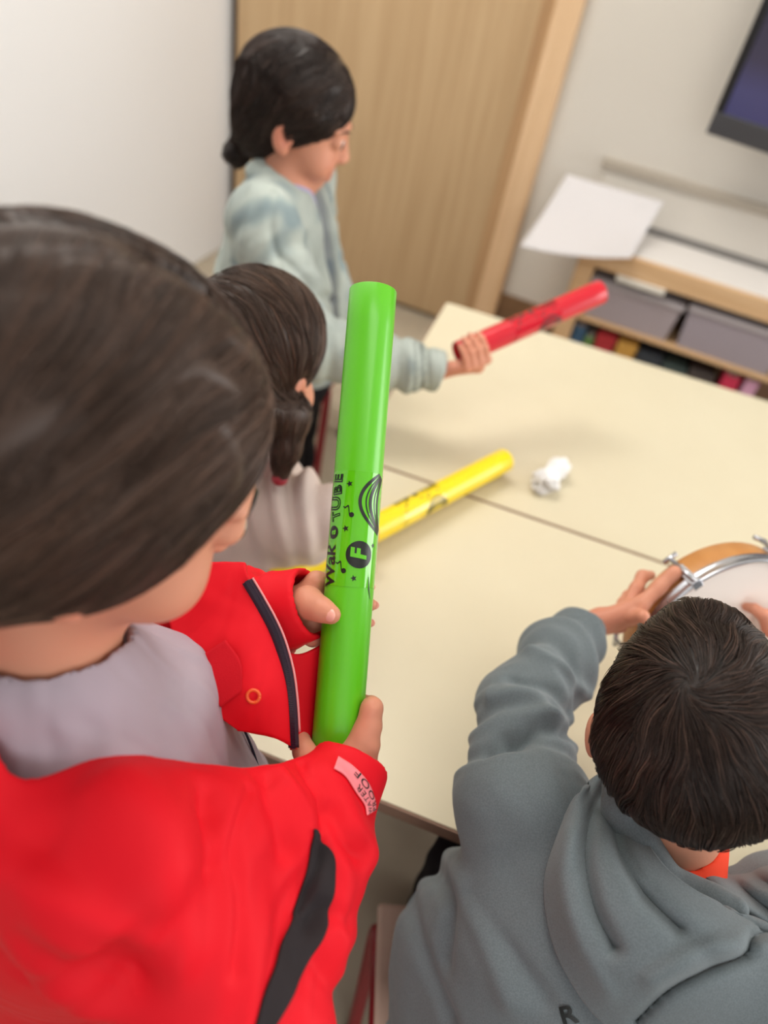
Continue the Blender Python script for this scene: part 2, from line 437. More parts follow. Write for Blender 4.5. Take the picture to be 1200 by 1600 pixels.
toys = [(.055, (58, 92, 122), (.04, .10, .165), 'blue picture book leaning under the left shelf tub'), (.100, (96, 130, 70), (.028, .1, .14), 'green book beside the blue book low in the shelf'),
        (.135, (178, 44, 52), (.06, .1, .165), 'dark red toy block low in the shelf'), (.205, (206, 156, 74), (.06, .1, .16), 'ochre toy block low in the shelf'),
        (.275, (52, 58, 66), (.075, .1, .15), 'charcoal toy box low in the shelf'), (.36, (60, 74, 72), (.075, .1, .14), 'dark green toy box low in the shelf'), (.445, (70, 62, 60), (.075, .1, .15), 'brown black toy box low in the shelf'),
        (.545, (206, 48, 84), (.05, .1, .17), 'bright crimson book low at the right of the shelf'), (.61, (214, 160, 190), (.04, .1, .175), 'pink lilac book next to the crimson book')]
for x0, c, (w, d, hgt), lab in toys:
    t = empty('toy_box' if 'book' not in lab else 'picture_book', SH+V(math.cos(SA)*x0-math.sin(SA)*.03, math.sin(SA)*x0+math.cos(SA)*.03, .1205), SA)
    tag(t, lab, 'book' if 'book' in lab else 'toy', 'things on the bottom board of the birch shelf')
    mm = mat('cover', c, .5)
    if 'book' in lab:
        box('cover', (0, 0, 0), (.004, d, hgt), mm, t, .001); box('cover', (w-.004, 0, 0), (w, d, hgt), mm, t, .001)
        box('spine', (.0, -.004, 0), (w, .0, hgt), mm, t, .001); box('pages', (.004, .001, .003), (w-.004, d-.004, hgt-.003), M_paper, t, .001)
    else:
        box('body', (0, 0, 0), (w, d, hgt*.78), mm, t, .004); box('lid', (-.002, -.002, hgt*.78), (w+.002, d+.002, hgt), mm, t, .004)
# paper leaning on the shelf
def on_y(px, py, Y):
    d = W(px, py, 1)-CAM; return CAM+d*(Y-CAM[1])/d[1]
c1, c2, c3, c4 = on_y(812, 385, 2.2), on_y(886, 272, 2.42), on_y(1037, 315, 2.42), on_y(985, 403, 2.2)
rows = [[lerp(c1, c4, t)+V(0, 0, -.012*math.sin(t*3.1)) for t in (0, .35, .7, 1)],
        [lerp(lerp(c1, c4, t), lerp(c2, c3, t), .5)+V(0, .012, -.012) for t in (0, .35, .7, 1)],
        [lerp(c2, c3, t) for t in (0, .35, .7, 1)]]
pap = sheet('paper_sheet', loft(rows, 24, 24), .0012, M_paper); tag(pap, 'white sheet of paper resting askew on the left end of the shelf', 'paper')

# ------------------------------------------------------------------ two tables
def table(name, x0, x1, y0, y1, label):
    t = empty(name, ((x0+x1)/2, (y0+y1)/2, 0)); tag(t, label, 'table', 'cream school tables pushed together')
    w, d = (x1-x0)/2, (y1-y0)/2
    def rr(bm, z0, z1, r, ins):
        pts = []
        for cx, cy, a0 in ((w-r, d-r, 0), (-w+r, d-r, 90), (-w+r, -d+r, 180), (w-r, -d+r, 270)):
            for k in range(7):
                a = math.radians(a0+k*15); pts.append((cx+(r-ins)*math.cos(a), cy+(r-ins)*math.sin(a)))
        lo = [bm.verts.new((x_, y_, z0)) for x_, y_ in pts]; hi = [bm.verts.new((x_, y_, z1)) for x_, y_ in pts]
        n = len(pts)
        for k in range(n): bm.faces.new((lo[k], lo[(k+1) % n], hi[(k+1) % n], hi[k]))
        bm.faces.new(hi); bm.faces.new(lo[::-1])
    bm = bmesh.new(); rr(bm, .5785, .580, .012, .0030); bm_obj('laminate_top', bm, M_lam, t, keep=False)
    bm = bmesh.new(); rr(bm, .556, .5785, .012, 0); bm_obj('edge_band', bm, M_edge, t, keep=False, bevel=.0015)
    bm = bmesh.new()
    for a, b in (((-w+.06, -d+.05, .50), (w-.06, -d+.07, .556)), ((-w+.06, d-.07, .50), (w-.06, d-.05, .556)), ((-w+.05, -d+.07, .50), (-w+.07, d-.07, .556)), ((w-.07, -d+.07, .50), (w-.05, d-.07, .556))): bm_box(bm, a, b)
    bm_obj('apron', bm, mat('table_frame', (120, 106, 92), .5), t, keep=False, bevel=.002)
    for sx_ in (-1, 1):
        for sy in (-1, 1):
            v, f = tube_path([(sx_*(w-.06), sy*(d-.06), .0), (sx_*(w-.06), sy*(d-.06), .556)], .017, 16)
            mesh_np('leg', v, f, M_redmetal, t, keep=False)
    return t
table('school_table', -.25, .95, .394, .9565, 'cream laminate table nearest the camera, under the drum')
table('school_table', -.25, .95, .9575, 1.60, 'cream laminate table farther away, with the crumpled tissue on it')
# crumpled tissue
bm = bmesh.new(); bmesh.ops.create_icosphere(bm, subdivisions=5, radius=1)
co = np.array([v.co[:] for v in bm.verts]); tc_ = on_z(862, 742, .598)
u1 = nrm(on_z(890, 715, .6)-on_z(838, 772, .6)); u2 = nrm(np.cross(V(0, 0, 1), u1))
rad = 1+.20*wob(co, .55, 3)-.30*np.abs(wob(co, 1.1, 5))-.12*np.abs(wob(co, 2.3, 8))
waist = 1-.38*np.exp(-(co[:, 0]*3.2)**2)
pos = tc_+(co[:, :1]*.060*u1+co[:, 1:2]*.030*u2*waist[:, None]+co[:, 2:]*V(0, 0, .024)*waist[:, None])*rad[:, None]
pos[:, 2] = np.maximum(pos[:, 2], .5805)
for v, p in zip(bm.verts, pos): v.co = p
tis = bm_obj('crumpled_tissue', bm, mat('white_tissue', (240, 239, 238), .85, .2), smooth=True); tag(tis, 'crumpled white paper tissue lying on the far cream table', 'tissue')
# ------------------------------------------------------------------ sound tubes
M_ink = mat('black_ink', (24, 26, 24), .35, .5)
def text_bm(s, size, outline=0.0, bold=0.0, shear=0.0, space=1.0):
    cu = bpy.data.curves.new('t', 'FONT'); cu.body = s; cu.size = size; cu.align_x = 'CENTER'; cu.align_y = 'CENTER'
    cu.offset = bold; cu.shear = shear; cu.space_character = space; cu.resolution_u = 4
    if outline: cu.fill_mode = 'NONE'; cu.bevel_depth = outline; cu.bevel_resolution = 0
    o = bpy.data.objects.new('t', cu); COL.objects.link(o)
    dg = bpy.context.evaluated_depsgraph_get(); dg.update()
    me = bpy.data.meshes.new_from_object(o.evaluated_get(dg)); bm = bmesh.new(); bm.from_mesh(me)
    bpy.data.objects.remove(o); bpy.data.meshes.remove(me); bpy.data.curves.remove(cu)
    for v in bm.verts: v.co.z = 0
    return bm
def poly_bm(pts):
    bm = bmesh.new(); bm.faces.new([bm.verts.new((x_, y_, 0)) for x_, y_ in pts]); return bm
def star_pts(r):
    return [((r if k % 2 == 0 else r*.42)*math.sin(k*math.pi/5), (r if k % 2 == 0 else r*.42)*math.cos(k*math.pi/5)) for k in range(10)]
def stroke_bm(pts, w0):
    p = np.array(pts, float); t = np.gradient(p, axis=0); t /= np.linalg.norm(t, axis=1)[:, None]; n = np.stack([-t[:, 1], t[:, 0]], 1)
    w = np.asarray(w0, float)*np.ones(len(p)); bm = bmesh.new()
    a = [bm.verts.new((*q, 0)) for q in p+n*w[:, None]/2]; b = [bm.verts.new((*q, 0)) for q in p-n*w[:, None]/2]
    for i in range(len(p)-1): bm.faces.new((a[i], a[i+1], b[i+1], b[i]))
    return bm
def join_bm(dst, src, f):
    mp = {}
    for v in src.verts: mp[v] = dst.verts.new(f(v.co.x, v.co.y))
    for fc in src.faces:
        try: dst.faces.new([mp[v] for v in fc.verts])
        except ValueError: pass
    src.free()
def fine(bm, maxlen=.002):
    bmesh.ops.triangulate(bm, faces=bm.faces[:])
    for _ in range(9):
        es = [e for e in bm.edges if e.calc_length() > maxlen]
        if not es: break
        bmesh.ops.triangulate(bm, faces=bm.faces[:]); es = [e for e in bm.edges if e.calc_length() > maxlen]
        bmesh.ops.subdivide_edges(bm, edges=es, cuts=1)
    return bm
def make_tube(A, B, R, face_dir, colour, label, letter=None, t0=.177):
    A = np.asarray(A); B = np.asarray(B); L = np.linalg.norm(B-A); z = nrm(B-A); x = nrm(face_dir-z*np.dot(face_dir, z)); y = np.cross(z, x)
    root = empty('sound_tube'); root.matrix_world = Matrix(((x[0], y[0], z[0], A[0]), (x[1], y[1], z[1], A[1]), (x[2], y[2], z[2], A[2]), (0, 0, 0, 1)))
    tag(root, label, 'musical tube', 'plastic sound tubes held by the children')
    m = mat('tube_plastic', colour, .34, .5, coat=.15); mg = mat('clear_label_gloss', colour, .10, .5, coat=.6)
    n = 96; prof = [(R-.0016, 0), (R-.0004, 0), (R, .0006)]+[(R, L*k/12) for k in range(1, 12)]+[(R, L-.0006), (R-.0004, L), (R-.0016, L)]+[(R-.0016, L*k/4) for k in (3, 2, 1)]
    vs = [(r*math.cos(2*math.pi*k/n), r*math.sin(2*math.pi*k/n), zz) for r, zz in prof for k in range(n)]; q = []
    for i in range(len(prof)):
        j = (i+1) % len(prof)
        for k in range(n): q.append((i*n+k, i*n+(k+1) % n, j*n+(k+1) % n, j*n+k))
    mesh_np('tube_wall', vs, np.array(q), m, root, keep=False)
    def wrap(dr): return lambda u, a: (( R+dr)*math.cos(a/R), (R+dr)*math.sin(a/R), u)
    # glossy clear label: a band most of the way round
    bm = bmesh.new(); lo, hi = t0-.047, t0+.048; vv = []
    for k in range(81):
        a = math.radians(-150+k*300/80); vv.append([bm.verts.new(((R+.00025)*math.cos(a), (R+.00025)*math.sin(a), zz)) for zz in (lo, hi)])
    for p_, q_ in zip(vv, vv[1:]): bm.faces.new((p_[0], q_[0], q_[1], p_[1]))
    bm_obj('clear_label', bm, mg, root, smooth=True, keep=False)
    # print: letters read along the tube, tops towards minus angle
    W1 = wrap(.0005); ink = bmesh.new(); d = math.radians
    def put(src, u, ang, rot=0.0, W_=W1, dst=ink):
        fine(src); c, s_ = math.cos(rot), math.sin(rot)
        join_bm(dst, src, lambda a, b: W_(u+a*c-b*s_, R*d(ang)-(a*s_+b*c)))
    put(text_bm('Wak', .0175, bold=.0004, shear=.1), t0-.032, -54, .06)
    put(text_bm("'", .016, bold=.0005), t0-.0155, -54)
    put(text_bm('T', .013, outline=.0004, bold=.0002), t0+.0105, -48, .25)
    put(text_bm('U', .017, outline=.0005, bold=.0002), t0+.0205, -53, -.05)
    put(text_bm('B', .014, outline=.0005, bold=.0002), t0+.0315, -50, .08); put(text_bm('E', .014, outline=.0005, bold=.0002), t0+.0415, -50, -.05)
    put(text_bm('B', .0150, outline=.00025), t0+.0318, -49, .08); put(text_bm('E', .0150, outline=.00025), t0+.0418, -49, -.05)
    disc = lambda r, m_=28: poly_bm([(r*math.cos(2*math.pi*k/m_), r*math.sin(2*math.pi*k/m_)) for k in range(m_)])
    put(disc(.0055), t0-.0035, -52)
    for u, a, r in ((.037, -18, .0030), (.0, -19, .0030), (-.040, 8, .0028), (-.012, 52, .0022)): put(poly_bm(star_pts(r)), t0+u, a)
    for u, a in ((.0135, -14), (-.0325, -22)):
        put(disc(.0021, 14), t0+u-.002, a+6); put(stroke_bm([(0, 0), (.0075, .0012)], .0008), t0+u-.002, a+1); put(stroke_bm([(.0075, .0012), (.0055, .0042), (.0065, .0055)], .0012), t0+u-.002, a+1)
    for rr_, w_, x0 in ((.030, .0028, 0), (.024, .0012, .004), (.0195, .0030, .007), (.0145, .0012, .010), (.0105, .0024, .012)):
        th = np.linspace(-1.35, 1.2, 28)
        pts = [(.024+-.002-.021*0-rr_*1.15*math.cos(t_)*1.0+.0*x0, 0) for t_ in th]
        sc = rr_/.030
        pts = [(t_ * .0175 * (.75+.25*sc) - .002 + .003*math.sin(t_), (1-(t_/1.45)**2)*.0225*sc*1.15) for t_ in th]
        put(stroke_bm(pts, w_*np.clip(1.1-(th/1.5)**2*.55, .2, 1)), t0+.026, 80)
    put(stroke_bm([(-.02, .002), (-.012, .0045), (-.002, .006)], [.0005, .0013, .0005]), t0-.036, 62)
    bm_obj('printed_lettering', ink, M_ink, root, keep=False)
    if letter:
        b1 = bmesh.new(); put(disc(.0112, 48), t0-.0205, 17, 0, wrap(.0006), b1); badge = bm_obj('letter_badge', b1, M_ink, root, keep=False)
        b2 = bmesh.new(); put(text_bm(letter, .0175, bold=.0008, shear=.12), t0-.0205, 17, 0, wrap(.0009), b2); bm_obj('badge_letter', b2, m, badge, keep=False)
        b3 = bmesh.new(); put(text_bm('a', .009, bold=.0003), t0-.0035, -52, 0, wrap(.0009), b3); bm_obj('round_letter', b3, m, root, keep=False)
    return root
TG0, TG1 = W(524, 1190, .60), W(583, 455, .64); R_T = .0207
AX = nrm(TG1-TG0)
make_tube(TG0, TG1, R_T, CAM-(TG0+TG1)/2, (92, 190, 20), 'lime green plastic sound tube with black lettering held upright by the child in red', 'F', .190)
YF, YN = W(788, 719, 1.292), W(425, 911, 1.0)
make_tube(YN, YF, .0207, lerp(CAM-YF, V(0, 0, 1), .2), (246, 216, 14), 'yellow plastic sound tube lying slantwise over the seam of the two tables', None, .285)
RN, RF = W(716, 553, 1.25), W(938, 456, 1.31)
make_tube(RN, RF, .0212, CAM-RN, (205, 8, 36), 'red plastic sound tube held out over the far table beyond the denim sleeve', None, .15)
# ------------------------------------------------------------------ people: shared anatomy
M_skin = mat('skin', (212, 148, 120), .5, .35, bump=(220, .06, .001), sss=.12, attr='tint')
M_hair_dark = mat('hair_dark_brown', (50, 37, 31), .42, .38, attr='tint')
M_hair_brown = mat('hair_brown', (72, 54, 44), .45, .38, attr='tint')
M_hair_light = mat('hair_light_brown', (92, 68, 52), .45, .45, attr='tint')
M_eye = mat('eye_white', (236, 232, 228), .15, .5); M_iris = mat('iris_brown', (48, 30, 20), .15, .5)
M_nail = mat('fingernail', (232, 166, 150), .25, .5)
def cuff_cut(S, wr, d, back=.010):
    d = nrm(d); S.box(wr+d*(.045-back), (.05, .045, .05), frame(d, (.3, .2, .9)), .001, .002, '-')
class Head:
    def __init__(self, c, F, s=1.0): self.c, self.F, self.s = np.asarray(c, float), F, s
    def __call__(self, x, y, z): return self.c+self.F@(V(x, y, z)*self.s)
    def local(self, P): return (P-self.c)@self.F/self.s
def add_head(S, H, ears=True):
    s = H.s; F = H.F; e = lambda p, r, k=.012, op='+': S.ell(H(*p), np.array(r)*s, F, k*s, op)
    e((0, -.012, .028), (.0705, .0885, .077)); e((0, .030, -.036), (.055, .054, .066), .03)
    e((0, .052, -.088), (.022, .020, .016), .02)
    for q in (-1, 1):
        e((q*.034, .054, -.044), (.025, .024, .024), .02); e((q*.03, .092, .002), (.016, .012, .010), .012, '-')
        e((q*.029, .0715, .0), (.0145, .0135, .0125), .003); S.cap(H(q*.014, .081, .018), H(q*.042, .069, .019), .006*s, .004*s, .012*s)
        e((q*.010, .088, -.031), (.0075, .008, .0065), .006)
        if ears:
            e((q*.0725, -.010, -.012), (.0085, .018, .029), .006); e((q*.081, -.005, -.010), (.007, .009, .016), .005, '-')
            S.cap(H(q*.072, -.004, -.036), H(q*.073, -.006, -.034), .008*s, None, .006*s)
    S.cap(H(0, .080, .006), H(0, .093, -.027), .0055*s, .0085*s, .012*s)
    S.cap(H(-.016, .078, -.0575), H(.016, .078, -.0575), .0058*s, None, .006*s); S.cap(H(-.012, .077, -.068), H(.012, .077, -.068), .0066*s, None, .006*s)
    S.cap(H(-.024, .083, -.0625), H(.024, .083, -.0625), .0022*s, None, .004*s, '-')
def skin_tint(H=None, hands=()):
    def f(P):
        t = np.ones((len(P), 3))
        if H is not None:
            q = H.local(P)
            lip = np.exp(-((q[:, 0]/.022)**2+((q[:, 2]+.063)/.011)**2+((q[:, 1]-.083)/.016)**2))
            ck = np.exp(-(((np.abs(q[:, 0])-.036)/.018)**2+((q[:, 2]+.043)/.018)**2+((q[:, 1]-.07)/.025)**2))
            ear = np.exp(-(((np.abs(q[:, 0])-.078)/.010)**2+((q[:, 2]+.012)/.026)**2+((q[:, 1]+.008)/.022)**2))
            t *= 1-lip[:, None]*V(.10, .38, .32)-ck[:, None]*V(0, .12, .10)-ear[:, None]*V(.02, .22, .20)
        for c, r in hands:
            w = np.exp(-((P-c)**2).sum(1)/(r*r)); t *= 1-w[:, None]*V(.06, .16, .16)
        return {'tint': t}
    return f
def add_face_parts(H, parent, hair_mat, S=None):
    s = H.s
    for q in (-1, 1):
        for nm, p, r, m in (('eye', (q*.029, .0738, 0), .0118, M_eye),):
            bm = bmesh.new(); bmesh.ops.create_uvsphere(bm, u_segments=24, v_segments=14, radius=r*s)
            for v in bm.verts: v.co = Vector(H(*p)+np.array(v.co))
            eo = bm_obj(nm, bm, m, parent, smooth=True)
            bm = bmesh.new(); bmesh.ops.create_uvsphere(bm, u_segments=20, v_segments=10, radius=1)
            for v in bm.verts: v.co = Vector(H(p[0]+v.co.x*.0078, p[1]+.0088+v.co.y*.0034, p[2]-.001+v.co.z*.0078))
            bm_obj('iris', bm, M_iris, eo, smooth=True)
        if S is not None:
            bp_ = smooth_path([H(q*.014, .087, .0175), H(q*.028, .0845, .022), H(q*.044, .073, .0185)], 10).astype(np.float32)
            for _ in range(6): bp_ = bp_-S.grad(bp_)*S(bp_)[:, None]
            v, f = tube_path(bp_, np.array([1, 1.8, 2, 2, 2, 2, 1.7, 1.3, .9, .4])*.001*s, 8)
            mesh_np('eyebrow', v, f, hair_mat, parent)
FT = (.0215, .0072, -.0072, -.0205); FR = (.0068, .0070, .0067, .0058); FL = ((.024, .016, .013), (.027, .018, .014), (.025, .017, .014), (.019, .013, .012))
def hand_grip(S, A, a, w, fdir, R, wrist, s=1.0, mcp=.55, bend=(1.0, 1.0, 1.0), thumb=((.010, -.10, .013), (.014, -.45, .010), (.010, -.85, .0085), (.006, -1.2, .0076)), tofs=0.0):
    """fingers close round a rod: A point on its axis, a pinky->index, w from axis to palm"""
    a = nrm(a); e0 = nrm(w-a*np.dot(w, a)); e1 = fdir-a*np.dot(fdir, a); e1 = nrm(e1-e0*np.dot(e1, e0))
    pos = lambda t, phi, r: A+a*t+r*(math.cos(phi)*e0+math.sin(phi)*e1)
    nails = []; kn = []
    for i in range(4):
        r0 = FR[i]*s; phi = mcp; t = FT[i]*s+tofs
        m = pos(t*1.02, phi, R+r0+.0035*s); kn.append(m); pts = [m]; rad = [r0*1.12]
        for j in range(3):
            phi += FL[i][j]*s/(R+r0)*bend[j]; pts.append(pos(t, phi, R+r0*(1-.06*j)+.0003)); rad.append(r0*(1-.075*(j+1)))
        S.chain(pts, rad, .003)
        nails.append((pts[-1], nrm(pts[-1]-pts[-2]), nrm(pts[-1]-pos(t, phi, 0)), rad[-1]))
        S.cap(wrist, m, .0115*s, r0*1.08, .008)
    S.cap(kn[0], kn[3], .0062*s, .0055*s, .005)
    tp = [pos(q[0]*s+tofs, q[1], R+q[2]*s) for q in thumb]
    S.chain([wrist]+tp, [.0125*s, .0118*s, .0095*s, .0085*s, .0072*s], .006)
    nails.append((tp[-1], nrm(tp[-1]-tp[-2]), nrm(tp[-1]-pos(thumb[-1][0]*s+tofs, thumb[-1][1], 0)), .0072*s))
    return nails
def add_nails(nails, parent, which):
    for i in which:
        p, d, n, r = nails[i]; n = nrm(n-d*np.dot(n, d)); sd = np.cross(d, n)
        bm = bmesh.new(); bmesh.ops.create_uvsphere(bm, u_segments=20, v_segments=10, radius=1)
        for v in bm.verts:
            q = v.co; v.co = Vector(p+d*(.0012+q.x*r*.82)+sd*q.y*r*.70+n*(r*.86-.0018*q.y*q.y+q.z*.0011))
        bm_obj('fingernail', bm, M_nail, parent, smooth=True)
# ------------------------------------------------------------------ hair
def trace(S, roots, flow, length, nseg, off0, off1):
    P = roots.astype(np.float32).copy(); out = [P.copy()]; n = len(P); st = (length/nseg).astype(np.float32)[:, None]
    for i in range(nseg):
        g = S.grad(P); d = flow(P, g, (i+.5)/nseg); d = d-g*(d*g).sum(1)[:, None]; d /= np.linalg.norm(d, axis=1)[:, None]+1e-9
        P = P+d*st; g = S.grad(P); off = off0+(off1-off0)*((i+1)/nseg)
        P = P-g*(np.clip(S(P)-off, -.02, .02))[:, None]; out.append(P.copy())
    return np.stack(out, 1)
def clump(T, k, amt, power=1.3, rng=RNG):
    n, m, _ = T.shape; gi = rng.choice(n, min(k, n), replace=False); g = T[gi]
    near = np.empty(n, int)
    for s in range(0, n, 2000):
        d = ((T[s:s+2000, None, m//3]-g[None, :, m//3])**2).sum(-1); near[s:s+2000] = d.argmin(1)
    w = (np.linspace(0, 1, m)**power*amt)[None, :, None]
    return T+(g[near]-T)*w, near
def strand_mesh(T, rad, tint):
    """three sided tapering strands -> verts, faces, tint per vertex"""
    n, m, _ = T.shape; tan = np.gradient(T, axis=1); tan /= np.linalg.norm(tan, axis=2)[..., None]+1e-9
    ref = np.array([.31, .42, .85]); a = np.cross(tan, ref); a /= np.linalg.norm(a, axis=2)[..., None]+1e-9; b = np.cross(tan, a)
    prof = rad[:, None]*np.interp(np.linspace(0, 1, m), [0, .15, .7, 1], [.8, 1, .9, .15])[None, :]
    V3 = np.stack([T+prof[..., None]*(math.cos(q)*a+math.sin(q)*b) for q in (0, 2.094, 4.189)], 2)   # n,m,3,3
    idx = np.arange(n*m*3).reshape(n, m, 3); q = []
    for k in range(3):
        k2 = (k+1) % 3; q.append(np.stack([idx[:, :-1, k], idx[:, :-1, k2], idx[:, 1:, k2], idx[:, 1:, k]], -1).reshape(-1, 4))
    return V3.reshape(-1, 3), np.concatenate(q), np.repeat(tint, m*3, axis=0)
def sample_surface(v, f, n, rng, ok=None):
    tri = np.concatenate([f[:, [0, 1, 2]], f[:, [0, 2, 3]]]); ar = np.linalg.norm(np.cross(v[tri[:, 1]]-v[tri[:, 0]], v[tri[:, 2]]-v[tri[:, 0]]), axis=1)
    if ok is not None: ar = ar*ok(v[tri].mean(1))
    t = rng.choice(len(tri), n, p=ar/ar.sum()); r = rng.random((n, 2)); fl = r.sum(1) > 1; r[fl] = 1-r[fl]
    a, b, c = (v[tri[t, i]] for i in range(3)); return a+(b-a)*r[:, :1]+(c-a)*r[:, 1:]
def make_hair(name, S, m, parent, flow, n, length, ok=None, rad=.00032, off=(.0005, .004), clumps=400, camt=.75, h=.0025, nseg=12, seed=1, lo=None, bump=None, light=.18, lightc=(1.9, 1.75, 1.65), stretch=None, basek=.7):
    rng = np.random.default_rng(seed)
    v, f = S.mesh(h)
    N = vnormals(v, f); base_v = v-N*.0015
    if bump is not None: base_v = base_v+N*bump(v)[:, None]
    roots = sample_surface(v, f, n, rng, ok)
    L = length*rng.uniform(.7, 1.15, n); o0 = rng.uniform(-.001, off[0], n).astype(np.float32); o1 = (rng.random(n)**2*off[1]).astype(np.float32)
    T = trace(S, roots, flow, L, nseg, o0, o1); near = np.zeros(n, int)
    if clumps: T, near = clump(T, clumps, camt, rng=rng)
    ct = rng.uniform(.7, 1.3, clumps+1)[near]; t = ct*rng.uniform(.75, 1.25, n)
    lt = rng.random(n) < light; tint = t[:, None]*np.ones(3); tint[lt] *= V(*lightc)
    sv, sf, st = strand_mesh(T, rad*rng.uniform(.7, 1.3, n), tint)
    nb = len(base_v); bt = np.clip(basek*(1+.75*wob((base_v-v.mean(0))*V(1, 1, 1), 7, seed)*np.abs(wob(base_v, 22, seed+3))+.35*wob(base_v, 3, seed+7)), .25, 1.6)[:, None]*np.ones(3)
    return mesh_np(name, np.concatenate([base_v, sv]), np.concatenate([f, sf+nb]), m, parent, True, attrs={'tint': np.concatenate([bt, st])})
def raycast(S, pix, d0=.25, it=70, disp=None, lift=.0012):
    """points of a surface seen along photo pixels"""
    pix = np.asarray(pix, float); sh_ = pix.shape[:-1]; q = pix.reshape(-1, 2)
    D = CF+CR*((q[:, :1]-600)/FPX)-CU*((q[:, 1:]-800)/FPX); D = D/np.linalg.norm(D, axis=1)[:, None]
    t = np.full(len(q), d0)
    for _ in range(it): t += np.clip(S(CAM+D*t[:, None]), -.03, .05)*.9
    P = CAM+D*t[:, None]; N = S.grad(P)
    P = P+N*((disp(P, N) if disp is not None else 0)+lift)[..., None] if disp is not None else P+N*lift
    return P.reshape(*sh_, 3)
def open_sheet(name, G, mt, parent, thick=.0016): return sheet(name, G, thick, mt, parent)
def pix_grid(rows, nu, nv):
    r3 = [[V(*p, 0) for p in r] for r in rows]; return loft(r3, nu, nv)[..., :2]
def pix_text(s, size, at, ang, f3, name, mt, parent, bold=0.0, thick=None, space=1.0):
    """lettering laid on a surface: text units are photo pixels, f3 maps pixels to points"""
    bm = fine(text_bm(s, size, bold=bold, space=space), size*.12); c, s_ = math.cos(ang), math.sin(ang)
    q = np.array([(at[0]+v.co.x*c+v.co.y*s_, at[1]+v.co.x*s_-v.co.y*c) for v in bm.verts]); P = f3(q)
    for v, p in zip(bm.verts, P): v.co = p
    return bm_obj(name, bm, mt, parent)
# ------------------------------------------------------------------ child in the red raincoat
M_rain = mat('red_raincoat_cloth', (224, 13, 32), .66, .22, bump=(900, .10, .0004))
M_rain_in = mat('red_mesh_lining', (206, 18, 34), .8, .2, bump=(1400, .5, .0008))
M_shirt = mat('lilac_grey_cotton', (172, 158, 168), .85, .2, bump=(1200, .15, .0004))
M_navy = mat('navy_piping', (38, 36, 60), .6, .3)
M_patch = mat('black_patch_cloth', (44, 38, 40), .8, .2, bump=(1500, .25, .0004))
M_zip = mat('dark_zip_tape', (56, 40, 54), .7, .3)
M_orange = mat('orange_eyelet', (236, 92, 40), .35, .5)
M_pink = mat('pink_label', (250, 138, 146), .6, .3)
M_navytrouser = mat('navy_trousers', (40, 44, 58), .8, .2)
def on_tube(py):
    lo, hi = 0.0, 1.0
    for _ in range(40):
        t = (lo+hi)/2; p = lerp(TG0, TG1, t); d = p-CAM; y = 800-FPX*(d@CU)/(d@CF)
        if y > py: lo = t
        else: hi = t
    return lerp(TG0, TG1, t)
bf = nrm(V(.66, .75, 0)); br = nrm(V(.75, -.66, 0)); UZ = V(0, 0, 1)
H1 = Head(W(140, 716, .40), frame(V(.67, .57, -.47), UZ), 1.04)
NB = V(-.225, .205, .955)
rs, ls = NB+br*.115-UZ*.035, NB-br*.115-UZ*.035
rel, lel = W(392, 1585, .475), W(285, 1000, .66)
rwr, lwr = W(548, 1196, .585), W(446, 953, .622)
pel = NB-UZ*.40; LEG = [(pel+s_*br*.055, pel+s_*br*.06-UZ*.27+bf*.01, pel+s_*br*.065-UZ*.52) for s_ in (-1, 1)]
S = SDF(); add_head(S, H1)
S.cap(H1(0, -.012, -.05), NB+UZ*.0, .040, .043, .02); S.ell(NB-UZ*.13, (.105, .065, .15), frame(bf), .03); S.cap(NB-UZ*.2, pel, .085, .09, .04)
for a, e_, w_ in ((rs, rel, rwr), (ls, lel, lwr)): S.chain([a, e_, w_], [.031, .026, .0175], .015)
for hp, kn_, an in LEG: S.chain([hp, kn_, an], [.06, .043, .03], .02); S.cap(an-UZ*.01, an-UZ*.012+bf*.09, .022, .018, .01)
AL = on_tube(958); nails_l = hand_grip(S, AL, AX, -CR*1.0-CF*.1, CF, R_T, lwr, 1.08, mcp=.5, bend=(.92, .82, .72), thumb=((.006, -.18, .0125), (.004, -.42, .0105), (.002, -.75, .009), (-.001, -1.08, .0082)))
AR = on_tube(1140); nails_r = hand_grip(S, AR, AX, -CF*.86+CR*.5, CR+CF*.4, R_T, rwr, 1.0, mcp=.50, thumb=((-.026, -.55, .012), (-.022, -1.05, .0098), (-.016, -1.55, .0085), (-.010, -2.0, .0076)))
P1 = sdf_obj('person', S, M_skin, None, .0022, attrs=skin_tint(H1, ((AL, .06), (AR, .06))))
tag(P1, 'child in an open red raincoat seen from behind, both hands round the lime green tube', 'person', 'children making music round the tables')
add_face_parts(H1, P1, M_hair_brown, S); add_nails(nails_l, P1, (4, 0, 1, 2, 3)); add_nails(nails_r, P1, (4, 0, 1, 2, 3))
